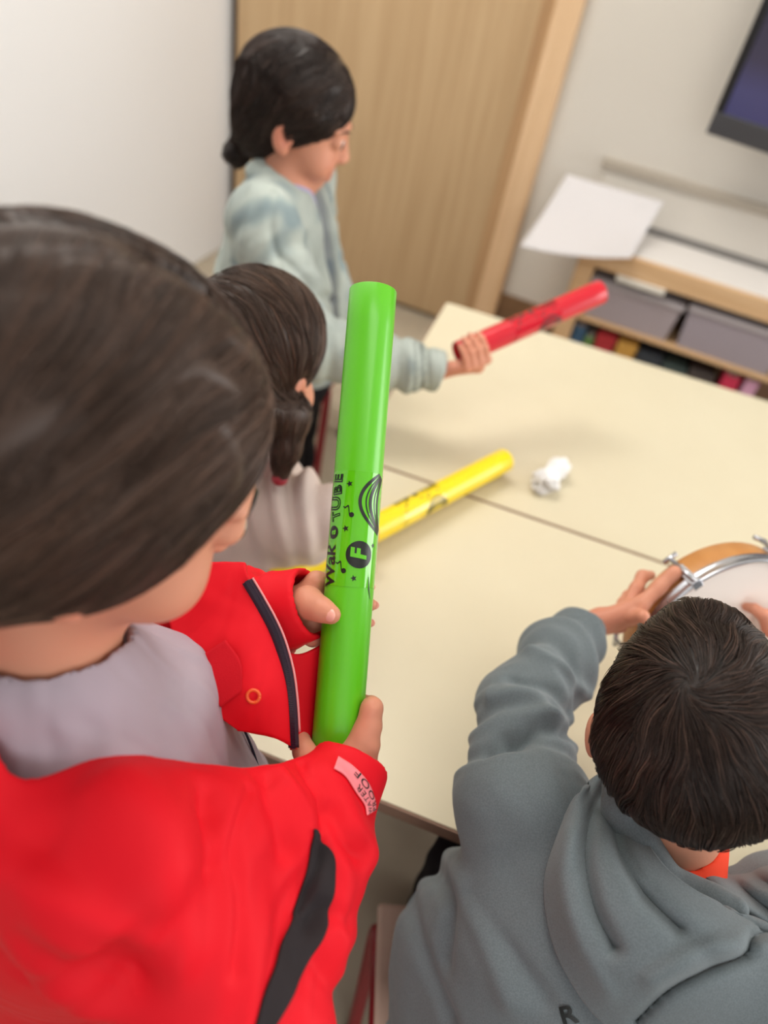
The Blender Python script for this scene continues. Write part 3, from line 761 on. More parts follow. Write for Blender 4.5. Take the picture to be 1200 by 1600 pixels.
# hair: parted, combed back to the nape
hs = SDF(); s1 = H1.s
hs.ell(H1(0, -.018, .034), (.083, .102, .087), H1.F, .02); hs.ell(H1(0, -.055, -.03), (.070, .060, .075), H1.F, .03)
hs.ell(H1(0, -.060, -.062), (.060, .048, .056), H1.F, .03); hs.ell(H1(.052, -.02, -.005), (.034, .06, .05), H1.F, .03); hs.ell(H1(-.052, -.02, -.005), (.034, .06, .05), H1.F, .03)
hs.ell(H1(0, .105, -.045), (.085, .06, .085), H1.F, .015, '-'); hs.cap(H1(0, .10, .093), H1(0, -.04, .127), .006, .006, .012, '-')
def flow1(P, g, u):
    q = H1.local(P); d = np.zeros_like(q); sg = np.sign(q[:, 0]+1e-6)
    d[:, 0] = sg*np.where(q[:, 2] > .03, 1.0, .12); d[:, 1] = -.55-.5*np.clip(-q[:, 2]*8, 0, 1); d[:, 2] = -.9*np.clip((.11-q[:, 2])*12, .0, 1.2)
    d += .25*np.stack([wob(q, 18, 3), wob(q, 18, 4), wob(q, 18, 5)], 1)
    return (d@H1.F.T).astype(np.float32)
make_hair('hair', hs, M_hair_brown, P1, flow1, 9000, .10, rad=.0004, off=(.0005, .004), clumps=260, camt=.7, seed=2, bump=lambda v: .0022*wob(H1.local(v)*V(1.6, .5, .5), 30, 6), light=.12)
# shirt
sh = SDF(); sh.ell(NB-UZ*.13+bf*.005, (.125, .082, .17), frame(bf), .03); sh.cap(NB-UZ*.2, pel+UZ*.02, .10, .105, .05); sh.cap(NB+bf*.035-UZ*.07, NB+bf*.075-UZ*.30, .072, .095, .03)
sh.chain([rs, lerp(rs, rel, .4)], [.038, .032], .02); sh.chain([ls, lerp(ls, lel, .4)], [.038, .032], .02); sh.cap(NB-UZ*.03, NB+UZ*.022, .056, .052, .02)
sh.cap(H1(0, -.012, -.05), NB-UZ*.02, .045, .048, .004, '-')
shirt = sdf_obj('shirt', sh, M_shirt, P1, .003, disp=lambda P, N: .003*wob(P, 9, 3)+.0012*wob(P*V(1, 1, .5), 28, 9))
# raincoat
rc = SDF(); rc.ell(NB-UZ*.13-bf*.005, (.150, .105, .185), frame(bf), .03); rc.cap(NB-UZ*.2, pel-UZ*.06, .125, .150, .06)
rc.cap(NB-UZ*.05-bf*.035, NB+UZ*.03-bf*.045-br*.02, .085, .078, .03)
rc.box(NB+bf*.120-br*.055-UZ*.19, (.140, .095, .34), frame(bf), .02, .01, '-')
pO = W(200, 1165, .47); nO = nrm(np.cross(W(400, 1215, .55)-W(0, 1065, .46), CF*.35+bf*.9-UZ*.2)); nO = nO if nO@CU > 0 else -nO
rc._add('&', lambda P, p=pO.astype(np.float32), n=nO.astype(np.float32): (P-p)@n, .004, [9e9]*3, [-9e9]*3)
rc.ell(NB-UZ*.13+bf*.004, (.134, .090, .19), frame(bf), .004, '-'); rc.cap(NB-UZ*.22, pel-UZ*.16, .112, .136, .004, '-')
rc.chain([rs+br*.005, rel, lerp(rel, rwr, .55), rwr+nrm(rwr-rel)*.02], [.066, .050, .038, .0295], .03); rc.cap(W(300, 1312, .465), W(462, 1252, .54), .040, .030, .03)
rc.cap(rwr-nrm(rwr-rel)*.03, rwr+nrm(rwr-rel)*.06, .0245, .0262, .002, '-'); cuff_cut(rc, rwr, rwr-rel, -.004)
def fold_fn(S, folds, d0=.25):
    L = []
    for pts, amp, wd_ in folds:
        p = smooth_path([V(*q, 0) for q in pts], 26)[:, :2]; L.append((raycast(S, p, d0, lift=0), amp, wd_))
    def f(P):
        out = np.zeros(len(P))
        for Q, amp, wd_ in L:
            lo, hi = Q.min(0)-3*wd_, Q.max(0)+3*wd_; m = ((P > lo) & (P < hi)).all(1)
            if not m.any(): continue
            d = np.full(m.sum(), 9.0); Pm = P[m]
            for a, b in zip(Q[:-1], Q[1:]): d = np.minimum(d, segdist(Pm, a, b)[0])
            out[m] += amp*np.exp(-(d/wd_)**2)
        return out
    return f
fold_rc = fold_fn(rc, [([(60, 1330), (150, 1420), (225, 1560)], -.008, .020), ([(340, 1260), (330, 1380), (230, 1500), (160, 1600)], -.009, .018), ([(0, 1350), (110, 1420), (220, 1490)], .006, .012), ([(180, 1230), (250, 1300), (270, 1400)], .006, .018),
    ([(330, 1225), (350, 1290), (350, 1350)], -.006, .010), ([(395, 1225), (380, 1290), (385, 1400), (372, 1520)], -.0035, .005), ([(420, 1210), (440, 1270), (450, 1330)], -.006, .010), ([(440, 1200), (480, 1260), (490, 1300)], .004, .007), ([(470, 1185), (505, 1250), (503, 1330), (470, 1420)], -.004, .0035),
    ([(520, 1270), (545, 1320), (572, 1335)], -.006, .008), ([(535, 1300), (540, 1400), (530, 1480)], .004, .010), ([(540, 1440), (505, 1420), (485, 1440)], -.005, .007), ([(500, 1500), (540, 1560), (535, 1600)], -.005, .008), ([(20, 1500), (100, 1550), (200, 1590)], -.008, .018)])
def disp_rc(P, N):
    d = .0035*wob(P, 5, 11)+.0008*wob(P, 16, 12)
    d += rings(P, rel, rwr, .055, 2.6, 2, .0028, 2.2)+rings(P, rs, rel, .075, 2.2, 5, .003, 1.8)
    q_ = np.clip(((rwr-P)@nrm(rwr-rel)+.0)/.03, 0, 1); near_ = segdist(P, rel, rwr)[0] < .07
    return (d+1.2*fold_rc(P))*np.where(near_, q_, 1)
coat = sdf_obj('raincoat', rc, M_rain, P1, .003, disp=disp_rc)
# left sleeve of the raincoat
rl = SDF(); el = nrm(lwr-lel)
rl.chain([ls-br*.012, lel, lerp(lel, lwr, .6), lwr+el*.045], [.062, .048, .038, .0285], .03); rl.cap(lwr-el*.03, lwr+el*.05, .0245, .0262, .002, '-'); cuff_cut(rl, lwr, el, -.026)
sdf_obj('left_sleeve', rl, M_rain, P1, .003, disp=lambda P, N: (rings(P, lel, lwr, .05, 4, 3, .004)+.002*wob(P, 14, 2))*np.clip(((lwr-P)@el+.015)/.03, 0, 1))
# left front panel hanging open, with zip, lining and eyelet
zp_ = smooth_path([W(386, 908, 0.577), W(408, 945, 0.577), W(432, 992, 0.576), W(449, 1050, 0.575), W(456, 1110, 0.575), W(459, 1168, 0.575)], 60)
Gf = loft([[W(250, 900, 0.596), W(320, 880, 0.591), W(384, 880, 0.586)], [W(270, 985, 0.576), W(340, 940, 0.579), W(389, 903, 0.581)], [W(305, 1050, 0.564), W(375, 1000, 0.568), W(420, 962, 0.581)],
     [W(330, 1105, 0.558), W(398, 1060, 0.561), W(452, 1062, 0.579)], [W(372, 1140, 0.563), W(425, 1152, 0.568), W(462, 1170, 0.579)]], 40, 50)
qf_ = Gf.reshape(-1, 3); Gf = (qf_-CF*((.0028*wob(qf_, 11, 91)+.0012*wob(qf_, 30, 92))*np.clip((np.linalg.norm(qf_[:, None]-zp_[None], axis=2).min(1)-.006)/.012, 0, 1))[:, None]).reshape(Gf.shape)
front = sheet('left_front', Gf, .004, M_rain, P1)
sheet('left_front_fold', loft([[W(424, 1010, 0.598), W(468, 1022, 0.608), W(512, 1003, 0.621)], [W(440, 1090, 0.596), W(475, 1098, 0.606), W(508, 1085, 0.621)], [W(455, 1172, 0.591), W(470, 1174, 0.596), W(486, 1160, 0.606)]], 30, 30), .004, M_rain, P1)
sheet('mesh_lining', loft([[W(300, 1035, 0.559), W(352, 1000, 0.560)], [W(320, 1072, 0.552), W(376, 1035, 0.555)], [W(345, 1105, 0.552), W(378, 1080, 0.554)]], 20, 20), .002, M_rain_in, P1)
zp = smooth_path([W(386, 908, 0.577), W(408, 945, 0.577), W(432, 992, 0.576), W(449, 1050, 0.575), W(456, 1110, 0.575), W(459, 1168, 0.575)], 60)
zt = np.gradient(zp, axis=0); zt /= np.linalg.norm(zt, axis=1)[:, None]; zs = np.cross(zt, -CF); zs /= np.linalg.norm(zs, axis=1)[:, None]
zipper = sheet('zipper', np.stack([zp-zs*.0042, zp, zp+zs*.0042], 1), .0015, M_zip, P1)
bm = bmesh.new()
for i in np.linspace(0, 59, 110):
    k = int(min(i, 58)); p = lerp(zp[k], zp[k+1], i-k); x_, y_, z_ = zs[k], zt[k], np.cross(zs[k], zt[k])
    Mx = Matrix(((x_[0], y_[0], z_[0], p[0]), (x_[1], y_[1], z_[1], p[1]), (x_[2], y_[2], z_[2], p[2]), (0, 0, 0, 1)))
    bm_box(bm, (-.0016, -.0005, -.0018), (.0016, .0005, .0018), Mx)
bm_obj('zip_teeth', bm, mat('zip_teeth_plastic', (40, 26, 44), .35), zipper)
v, f = tube_path(smooth_path([q+z*.0005 for q, z in zip(zp[::6]-zs[::6]*.0052, [-CF]*10)], 40), .0009, 8); mesh_np('zip_piping', v, f, mat('pale_pink_piping', (226, 150, 150), .5), zipper)
ec = W(396, 1088, .5535); ev = []; nE = -CF
for k in range(33):
    a = 2*math.pi*k/32; ev.append(ec+.0047*(math.cos(a)*CR+math.sin(a)*CU))
v, f = tube_path(ev, .0013, 10); mesh_np('eyelet', v, f, M_orange, front)
# black patch on the sleeve
L_ = [(484, 1295), (479, 1350), (464, 1425), (440, 1500), (414, 1565), (392, 1625)]; R_ = [(488, 1296), (522, 1342), (512, 1430), (484, 1512), (450, 1575), (420, 1625)]
pg = pix_grid([[l, lerp(l, r, .5), r] for l, r in zip(L_, R_)], 24, 60)
open_sheet('black_patch', raycast(rc, pg, disp=disp_rc, lift=.0018), M_patch, coat, .002)
# pink label round the cuff with its lettering
lr = [[(528, 1184), (520, 1203)], [(552, 1198), (541, 1217)], [(576, 1222), (560, 1240)], [(588, 1248), (572, 1258)], [(589, 1266), (573, 1274)]]
lg = pix_grid(lr, 8, 60)
label = open_sheet('pink_cuff_label', raycast(rc, lg, disp=disp_rc, lift=.0016), M_pink, coat, .0012)
def lab_pts(q):                                                    # q: text pixels, x along the label, y across it
    u = np.clip(q[:, 0], 0, 1)*59; k = np.minimum(u.astype(int), 58); t = (u-k)[:, None]
    a = lg[k, 0]*(1-t)+lg[k+1, 0]*t; b = lg[k, -1]*(1-t)+lg[k+1, -1]*t; w_ = q[:, 1:2]
    return raycast(rc, a*(1-w_)+b*w_, disp=disp_rc, lift=.003)
def label_word(word, w0, x0, x1):
    bm = fine(text_bm(word, 1.0, space=1.15), .12); co = np.array([v.co[:2] for v in bm.verts]); lo, hi = co.min(0), co.max(0)
    q = (co-lo)/(hi-lo); P = lab_pts(np.stack([x1+(x0-x1)*q[:, 0], w0+.36*(1-(1-q[:, 1])) if False else w0+.38*q[:, 1]], 1))
    for v, p in zip(bm.verts, P): v.co = p
    bm_obj('label_lettering', bm, M_ink, label)
label_word('PROOF', .06, .30, .98); label_word('WATER', .54, .42, .99)
# navy piping on the shirt front
v, f = tube_path(smooth_path([p for p in raycast(sh, [(372, 1125), (384, 1150), (394, 1175), (402, 1200)], .4, lift=.001) if np.linalg.norm(p-CAM) < .9] or [NB+bf*.09-UZ*.1, NB+bf*.09-UZ*.2], 30), .0011, 8); mesh_np('piping', v, f, M_navy, shirt)
# trousers and shoes
tr = SDF(); tr.cap(pel-br*.03, pel+br*.03, .10, .10, .02)
for hp, kn_, an in LEG: tr.chain([hp, kn_, an+UZ*.02], [.078, .058, .05], .02)
sdf_obj('trousers', tr, M_navytrouser, P1, .005, disp=lambda P, N: .003*wob(P, 12, 4))
for hp, kn_, an in LEG:
    so = SDF(); a = V(an[0], an[1], .034); so.cap(a-bf*.02, a+bf*.10, .034, .031, .01); so.cap(a-bf*.005, a+UZ*.045, .036, .036, .02); so.plane((0, 0, 0.001), (0, 0, -1))
    sdf_obj('shoe', so, M_black, P1, .004)
# ------------------------------------------------------------------ child in the grey hoodie, on a chair
M_hood = mat('grey_blue_fleece', (100, 109, 113), .9, .2, bump=(1100, .25, .0005), var=(700, (110, 120, 124), 2), sheen=.15)
M_tee = mat('orange_red_cotton', (246, 74, 44), .8, .2)
M_blackcloth = mat('black_trousers', (34, 32, 36), .85, .2)
M_shellwood = mat('drum_wood', (206, 146, 84), .4, .45, var=(5, (192, 130, 70), 3, (6, 6, 1)))
M_drumskin = mat('drum_skin', (240, 232, 224), .55, .3); M_steel = mat('steel', (196, 198, 204), .22, .5, metal=.9)
NB2 = V(.262, .372, .752); HC2 = W(1078, 1136, .60); u2_ = nrm(HC2-NB2)
H2 = Head(HC2, frame(V(-.06, .95, -.25), nrm(u2_+V(.0, .1, .15))), .87)
lsh, rsh = W(815, 1252, .70), NB2+V(.135, -.005, -.035)
lelb, lwrb = W(818, 1112, .775), W(908, 982, .880); rwrb = W(1275, 1020, .862); relb = V(.56, .50, .66)
chest = V(.235, .285, .62); pel2 = V(.225, .205, .40)
hips = [(pel2+V(q*.06, 0, 0), V(.215+q*.072, .435, .405), V(.215+q*.08, .44, .07)) for q in (-1, 1)]
S = SDF(); add_head(S, H2); S.ell(H2(-.085, -.008, -.018), (.008, .014, .023), H2.F, .006); S.ell(H2(.085, -.008, -.018), (.008, .014, .023), H2.F, .006); S.cap(H2(0, -.015, -.05), NB2, .038, .042, .02)
S.ell(lerp(NB2, chest, .75), (.11, .07, .13), None, .03); S.cap(chest, pel2, .085, .095, .04)
S.chain([lsh, lelb, lwrb], [.034, .027, .017], .015); S.chain([rsh, relb, rwrb], [.034, .027, .017], .015)
for a, b, c in hips: S.chain([a, b, c], [.06, .045, .03], .02); S.cap(c+V(0, 0, -.02), c+V(0, .09, -.03), .022, .018, .01)
# drum frame
DN = nrm(-CF*.86+CR*.24-CU*.46); DC = W(1136, 1003, .914); DU = nrm(CU-DN*np.dot(CU, DN)); DR = np.cross(DU, DN); RD = .1165
dpt = lambda ang, r, z: DC+r*(math.cos(ang)*DR+math.sin(ang)*DU)+DN*z
def rim_ang(px, py):
    d = W(px, py, 1)-CAM; t = ((DC-CAM)@DN)/(d@DN); q = CAM+d*t-DC; return math.atan2(q@DU, q@DR)
aL = rim_ang(985, 950); aI = rim_ang(990, 925)
def on_skin(px, py, z):
    d = W(px, py, 1)-CAM; return CAM+d*((DC+DN*z-CAM)@DN)/(d@DN)
def pinch(idx, mid, thumb, wr, s=1.0):
    S.chain([wr]+idx, [.0125*s, .0085*s, .0075*s, .0068*s, .0058*s], .006)
    for ch in mid: S.chain([wr]+ch, [.0125*s, .0085*s, .0073*s, .0067*s, .0057*s], .006)
    S.chain([wr]+thumb, [.0125*s, .0115*s, .0092*s, .0074*s], .006)
e_ = .0075
pinch([dpt(aL-.02, RD+.024, -.015), dpt(aL-.22, RD+.0115, -.022), dpt(aL-.42, RD+.0085, -.026), dpt(aI-.12, RD+e_, -.030)],
      [[dpt(aL+.10, RD+.024, -.030), dpt(aL-.06, RD+.0125, -.046), dpt(aL-.18, RD+.004, -.060), dpt(aL-.24, RD-.008, -.063)],
       [dpt(aL+.20, RD+.022, -.034), dpt(aL+.13, RD+.012, -.050), dpt(aL+.08, RD+.001, -.061), dpt(aL+.05, RD-.013, -.062)],
       [dpt(aL+.29, RD+.020, -.034), dpt(aL+.28, RD+.011, -.048), dpt(aL+.26, RD+.002, -.060), dpt(aL+.24, RD-.010, -.061)]],
      [W(938, 968, .882), W(968, 970, .889), on_skin(1004, 963, .0078)], lwrb, 1.12)
# right hand: bent fingers tapping the drum skin
kn0 = W(1205, 985, .872)
ftips = [on_skin(1166, 948, .006), on_skin(1188, 955, .006), on_skin(1206, 965, .006), on_skin(1222, 980, .006)]
for i, tp in enumerate(ftips):
    k_ = kn0+CR*.006*i*2.2-CU*.012*i+CF*.004; m_ = lerp(k_, tp, .5)-CF*.012+CU*.006; n_ = lerp(k_, tp, .8)-CF*.008+CU*.004
    S.cap(rwrb, k_, .0125, .0085, .010); S.chain([k_, m_, n_, tp], [.0083, .0074, .0066, .0056], .003)
S.chain([rwrb, W(1212, 1022, .867), W(1180, 1015, .876), on_skin(1160, 1000, .010)], [.0125, .0115, .009, .0075], .006)
P2 = sdf_obj('person', S, M_skin, None, .0024, attrs=skin_tint(H2, ((lwrb, .09), (rwrb, .09))))
tag(P2, 'child with short dark hair in a grey hooded sweatshirt, seated and holding the drum', 'person', 'children making music round the tables')
add_face_parts(H2, P2, M_hair_dark, S)
hb = SDF(); F2 = H2.F; k2 = H2.s
hb.ell(H2(0, -.014, .030), V(.079, .096, .086)*k2, F2, .02); hb.ell(H2(0, -.048, -.004), V(.068, .058, .058)*k2, F2, .03)
hb.ball(H2(.008, .045, .068), .030, .03); hb.ell(H2(0, -.035, .005), V(.083, .062, .06)*k2, F2, .03)
hb.ell(H2(0, .115, -.040), V(.09, .062, .085)*k2, F2, .012, '-'); hb.ell(H2(.080, .0, -.040), V(.03, .030, .045)*k2, F2, .01, '-'); hb.ell(H2(-.080, .0, -.040), V(.03, .030, .045)*k2, F2, .01, '-')
whorl = raycast(hb, [[1076, 1068]], lift=0)[0]
def flow2(P, g, u):
    r = P-whorl; rl = np.linalg.norm(r, axis=1)[:, None]+1e-6; rad = r/rl; sw = np.cross(g, rad)
    q = H2.local(P); nz = np.stack([wob(q, 16, 21), wob(q, 16, 22), wob(q, 16, 23)], 1)
    return (rad+sw*.75*np.exp(-rl/.05)+.38*nz-UZ*.25+F2[:, 1]*.10).astype(np.float32)
make_hair('hair', hb, M_hair_dark, P2, flow2, 22000, .055, rad=.00027, off=(.001, .006), clumps=1000, camt=.8, seed=5, nseg=14, bump=lambda v: -.0005+.0012*wob(H2.local(v), 26, 6), light=.16, basek=.5, lightc=(3.0, 2.95, 2.95))  # paler grey strands paint hair highlights into the tint
# orange tee collar
tee = SDF(); tee.cap(NB2-V(0, .0, .05), NB2+V(-.004, .002, .020), .056, .0465, .02); tee.ell(lerp(NB2, chest, .6), (.118, .076, .12), None, .03)
tee.cap(H2(0, -.015, -.06), NB2-V(0, 0, .02), .0405, .0425, .003, '-')
sdf_obj('tee', tee, M_tee, P2, .0025)
# hooded sweatshirt
hd = SDF(); hd.ell(lerp(NB2, chest, .72), (.150, .102, .150), None, .03); hd.cap(chest+V(-.01, -.005, 0), pel2+V(-.01, 0, -.03), .118, .130, .06)
hd.ell(W(728, 1490, .785), (.078, .09, .12), None, .05)
hd.chain([lsh, lelb, lerp(lelb, lwrb, .5), lwrb+nrm(lwrb-lelb)*.02], [.066, .041, .036, .0295], .035); hd.chain([rsh, relb, rwrb-nrm(rwrb-relb)*.01], [.064, .046, .030], .035)
hd.plane((0, 0, .336), (0, 0, -1))
hd.cap(NB2, NB2+V(-.012, .01, .05), .062, .056, .01, '-'); hd.cap(lwrb-nrm(lwrb-lelb)*.03, lwrb+nrm(lwrb-lelb)*.05, .0235, .0258, .002, '-'); cuff_cut(hd, lwrb, lwrb-lelb, -.004)
fold_hd0 = fold_fn(hd, [([(790, 1150), (850, 1135), (900, 1150), (935, 1185)], -.007, .008), ([(770, 1090), (830, 1085), (870, 1130)], .006, .009), ([(800, 1060), (860, 1075), (895, 1110)], -.005, .008), ([(830, 1020), (880, 1045), (915, 1085)], .005, .008),
   ([(760, 1170), (790, 1148), (830, 1140)], -.005, .008), ([(660, 1330), (700, 1400), (690, 1500)], -.006, .012), ([(700, 1330), (760, 1450), (800, 1560)], .005, .014), ([(640, 1400), (660, 1500), (700, 1590)], -.005, .012), ([(740, 1400), (790, 1480), (850, 1560)], -.004, .010)])
def disp_hd(P, N): return .0035*wob(P, 6, 31)+.0012*wob(P, 19, 32)+rings(P, lelb, lwrb, .045, 2.3, 1, .0045, 1.4)+rings(P, lsh, lelb, .065, 2.0, 4, .004, 1.2)+1.5*fold_hd0(P)
hoodie = sdf_obj('hooded_sweatshirt', hd, M_hood, P2, .003, disp=disp_hd)
hd_solid = SDF(); hd_solid.p = [p for p in hd.p if p[0] == '+']
# the hood lying on the back: lofted cloth resting on the sweatshirt
def px_dist(q, pts):
    p = smooth_path([V(*a, 0) for a in pts], 24)[:, :2]; d = np.full(q.shape[:-1], 1e9)
    for a, b in zip(p[:-1], p[1:]):
        ba = b-a; h = np.clip(((q-a)@ba)/(ba@ba+1e-9), 0, 1); d = np.minimum(d, np.linalg.norm(q-a-h[..., None]*ba, axis=-1))
    return d
def hood_sheet(name, rows, folds, nu, nv, thick=.004, parent=None):
    G = loft([[V(*p) for p in r] for r in rows], nu, nv); q = G[..., :2]; t = G[..., 2].copy()
    for pts, amp, w_ in folds: t += 1.6*amp*np.exp(-(px_dist(q, pts)/w_)**2)
    S0 = raycast(hd_solid, q, disp=None, lift=0); ray = S0-CAM; L = np.linalg.norm(ray, axis=-1)
    L = np.minimum(L, np.percentile(L, 60)+.05); S0 = CAM+ray/np.linalg.norm(ray, axis=-1)[..., None]*L[..., None]; ray = S0-CAM; Ls = L.copy()
    for _ in range(30):
        Ls[1:-1, 1:-1] = (Ls[:-2, 1:-1]+Ls[2:, 1:-1]+Ls[1:-1, :-2]+Ls[1:-1, 2:])/4
    P = CAM+ray/L[..., None]*(Ls-t)[..., None]
    o = sheet(name, P, thick, M_hood, parent); return o
hood = hood_sheet('hood', [
  [(988, 1196, .020), (990, 1250, .030), (1020, 1332, .034), (1088, 1394, .036), (1240, 1462, .036)],
  [(948, 1204, .032), (930, 1290, .046), (975, 1385, .050), (1075, 1448, .052), (1235, 1515, .050)],
  [(905, 1240, .026), (882, 1345, .038), (918, 1460, .042), (1010, 1545, .044), (1225, 1590, .040)],
  [(880, 1285, .000), (853, 1390, .006), (884, 1515, .010), (985, 1625, .010), (1210, 1680, .006)]],
  [([(955, 1215), (925, 1270), (915, 1340), (930, 1420), (960, 1480)], -.010, 13), ([(965, 1235), (960, 1310), (1000, 1390), (1060, 1450)], -.007, 11), ([(978, 1262), (1040, 1340), (1120, 1410), (1220, 1470)], -.0025, 4),
   ([(1240, 1455), (1180, 1462), (1160, 1492), (1110, 1512), (1045, 1545), (995, 1592)], -.012, 8), ([(1200, 1475), (1150, 1475), (1090, 1490), (1020, 1530)], .006, 18), ([(890, 1300), (880, 1380), (905, 1470), (950, 1550)], .004, 14), ([(1010, 1400), (1080, 1470), (1110, 1500)], -.003, 18)], 90, 90, parent=hoodie)
he_ = SDF(); he_.chain(list(smooth_path([W(978, 1180, .645), W(968, 1245, .628), W(1000, 1318, .616), W(1034, 1380, .610), W(1092, 1404, .604), W(1150, 1420, .592)], 9)), [.010, .013, .016, .0165, .0165, .016, .015, .013, .010], .01)
sdf_obj('hood_edge', he_, M_hood, hoodie, .0028)
hood_sheet('hood_lining', [
  [(1100, 1372, -.004), (1150, 1410, .024), (1245, 1470, .026)],
  [(1106, 1352, -.002), (1165, 1375, .034), (1250, 1400, .036)],
  [(1112, 1330, -.002), (1170, 1332, .030), (1250, 1335, .030)],
  [(1120, 1300, .000), (1175, 1295, .006), (1255, 1280, .006)]],
  [([(1108, 1345), (1150, 1385), (1205, 1425)], -.008, 10), ([(1140, 1325), (1180, 1370), (1230, 1400)], -.007, 9), ([(1125, 1340), (1170, 1385), (1215, 1410)], .004, 9)], 40, 50, parent=hoodie)
pix_text('R', 44, (888, 1588), -.28, lambda q: raycast(hd, q, disp=disp_hd, lift=.0014), 'black_print', M_ink, hoodie, bold=.9)
trb = SDF(); trb.cap(pel2+V(-.04, 0, .035), pel2+V(.04, 0, .035), .094, .094, .02)
for a, b, c in hips: trb.chain([a, b, c+V(0, 0, .01)], [.066, .060, .048], .02)
trb.plane((0, 0, .335), (0, 0, -1)) if False else None
sdf_obj('trousers', trb, M_blackcloth, P2, .004, disp=lambda P, N: .004*wob(P, 9, 4)+.002*wob(P, 24, 5))
def shoe(an, fwd_, parent, m):
    so = SDF(); a = V(an[0], an[1], .034); fwd_ = nrm(fwd_); so.cap(a-fwd_*.025, a+fwd_*.10, .035, .031, .01); so.cap(a-fwd_*.005, a+UZ*.045, .037, .037, .02); so.plane((0, 0, 0.001), (0, 0, -1))
    return sdf_obj('shoe', so, m, parent, .004)
for a, b, c in hips: shoe(c, V(0, 1, 0), P2, M_black)

# ------------------------------------------------------------------ hand drum
drum = empty('hand_drum'); Mx = Matrix(((DR[0], DU[0], DN[0], DC[0]), (DR[1], DU[1], DN[1], DC[1]), (DR[2], DU[2], DN[2], DC[2]), (0, 0, 0, 1))); drum.matrix_world = Mx
tag(drum, 'round wooden hand drum with white skin and metal hoop held by the seated child', 'drum')
def ring(name, prof, m, parent, n=96, smooth=True):
    vs = [(r*math.cos(2*math.pi*k/n), r*math.sin(2*math.pi*k/n), z) for r, z in prof for k in range(n)]; q = []
    for i in range(len(prof)):
        j = (i+1) % len(prof)
        for k in range(n): q.append((i*n+k, i*n+(k+1) % n, j*n+(k+1) % n, j*n+k))
    return mesh_np(name, vs, np.array(q), m, parent, smooth, keep=False)
ring('wooden_shell', [(RD-.007, -.048), (RD-.001, -.048), (RD, -.047), (RD, -.003), (RD-.001, -.002), (RD-.007, -.002)], M_shellwood, drum)
ring('metal_hoop', [(RD+.0005, -.014), (RD+.003, -.014), (RD+.0045, -.012), (RD+.003, -.009), (RD+.003, -.001), (RD+.005, .001), (RD+.004, .0035), (RD+.001, .0035), (RD-.0005, .0015)], M_steel, drum)
bm = bmesh.new(); bmesh.ops.create_circle(bm, cap_ends=True, segments=96, radius=RD-.0003)
bmesh.ops.extrude_face_region(bm, geom=bm.faces[:])
for i, v in enumerate(list(bm.verts)[96:]): v.co.z -= .0012
bm_obj('drum_skin', bm, M_drumskin, drum, keep=False)
for k in range(6):
    a = rim_ang(1066, 872)+k*math.pi/3; t = empty('tension_bracket'); t.parent = drum; t.rotation_euler = (0, 0, a)
    box('hook_plate', (RD+.0015, -.006, -.034), (RD+.006, .006, .005), M_steel, t, .001)
    v, f = tube_path([(RD+.0085, 0, -.046), (RD+.0085, 0, .006)], .0028, 12); mesh_np('tension_screw', v, f, M_steel, t, keep=False)
    box('bracket_claw', (RD-.002, -.006, .0035), (RD+.011, .006, .006), M_steel, t, .001)
    v, f = tube_path([(RD+.0085, -.010, -.049), (RD+.0085, .010, -.049)], .0032, 10); mesh_np('wing_nut', v, f, M_steel, t, keep=False)

# ------------------------------------------------------------------ school chairs with red tube frames
def school_chair(loc, rz, label, stool=False):
    t = empty('school_stool' if stool else 'school_chair', loc, rz); tag(t, label, 'stool' if stool else 'chair', 'red framed school seats')
    box('seat', (-.17, -.165, .318), (.17, .165, .332), mat('grey_seat', (140, 128, 112), .5) if stool else mat('pale_seat_wood', (206, 176, 158), .5), t, .005)
    if not stool: box('backrest', (-.165, -.19, .50), (.165, -.176, .62), mat('pale_back_wood', (206, 176, 158), .5), t, .005)
    for q in (-1, 1):
        v, f = tube_path(smooth_path([(q*.160, .078, .012), (q*.163, .11, .16), (q*.166, .14, .29), (q*.164, .10, .306), (q*.164, 0, .307), (q*.164, -.14, .307)], 40), .0105, 14); mesh_np('leg', v, f, M_redmetal, t, keep=False)
        v, f = tube_path(smooth_path([(q*.185, -.20, .012), (q*.178, -.165, .28)]+([(q*.172, -.15, .307)] if stool else [(q*.16, -.168, .40), (q*.155, -.165, .60)]), 40), .0105, 14); mesh_np('leg', v, f, M_redmetal, t, keep=False)
    for yy in (.11, -.13):
        v, f = tube_path([(-.172, yy, .303), (.172, yy, .303)], .009, 12); mesh_np('cross_bar', v, f, M_redmetal, t, keep=False)
    for sx_, sy in ((-1, 1), (1, 1), (-1, -1), (1, -1)):
        v, f = tube_path([(sx_*(.160 if sy > 0 else .185), .078 if sy > 0 else -.20, .0), (sx_*(.160 if sy > 0 else .185), .078 if sy > 0 else -.20, .02)], .013, 12); mesh_np('foot_cap', v, f, M_black, t, keep=False)
    return t
school_chair((.251, .272, 0), math.radians(17), 'school chair with dark red frame and pale seat under the child in grey')
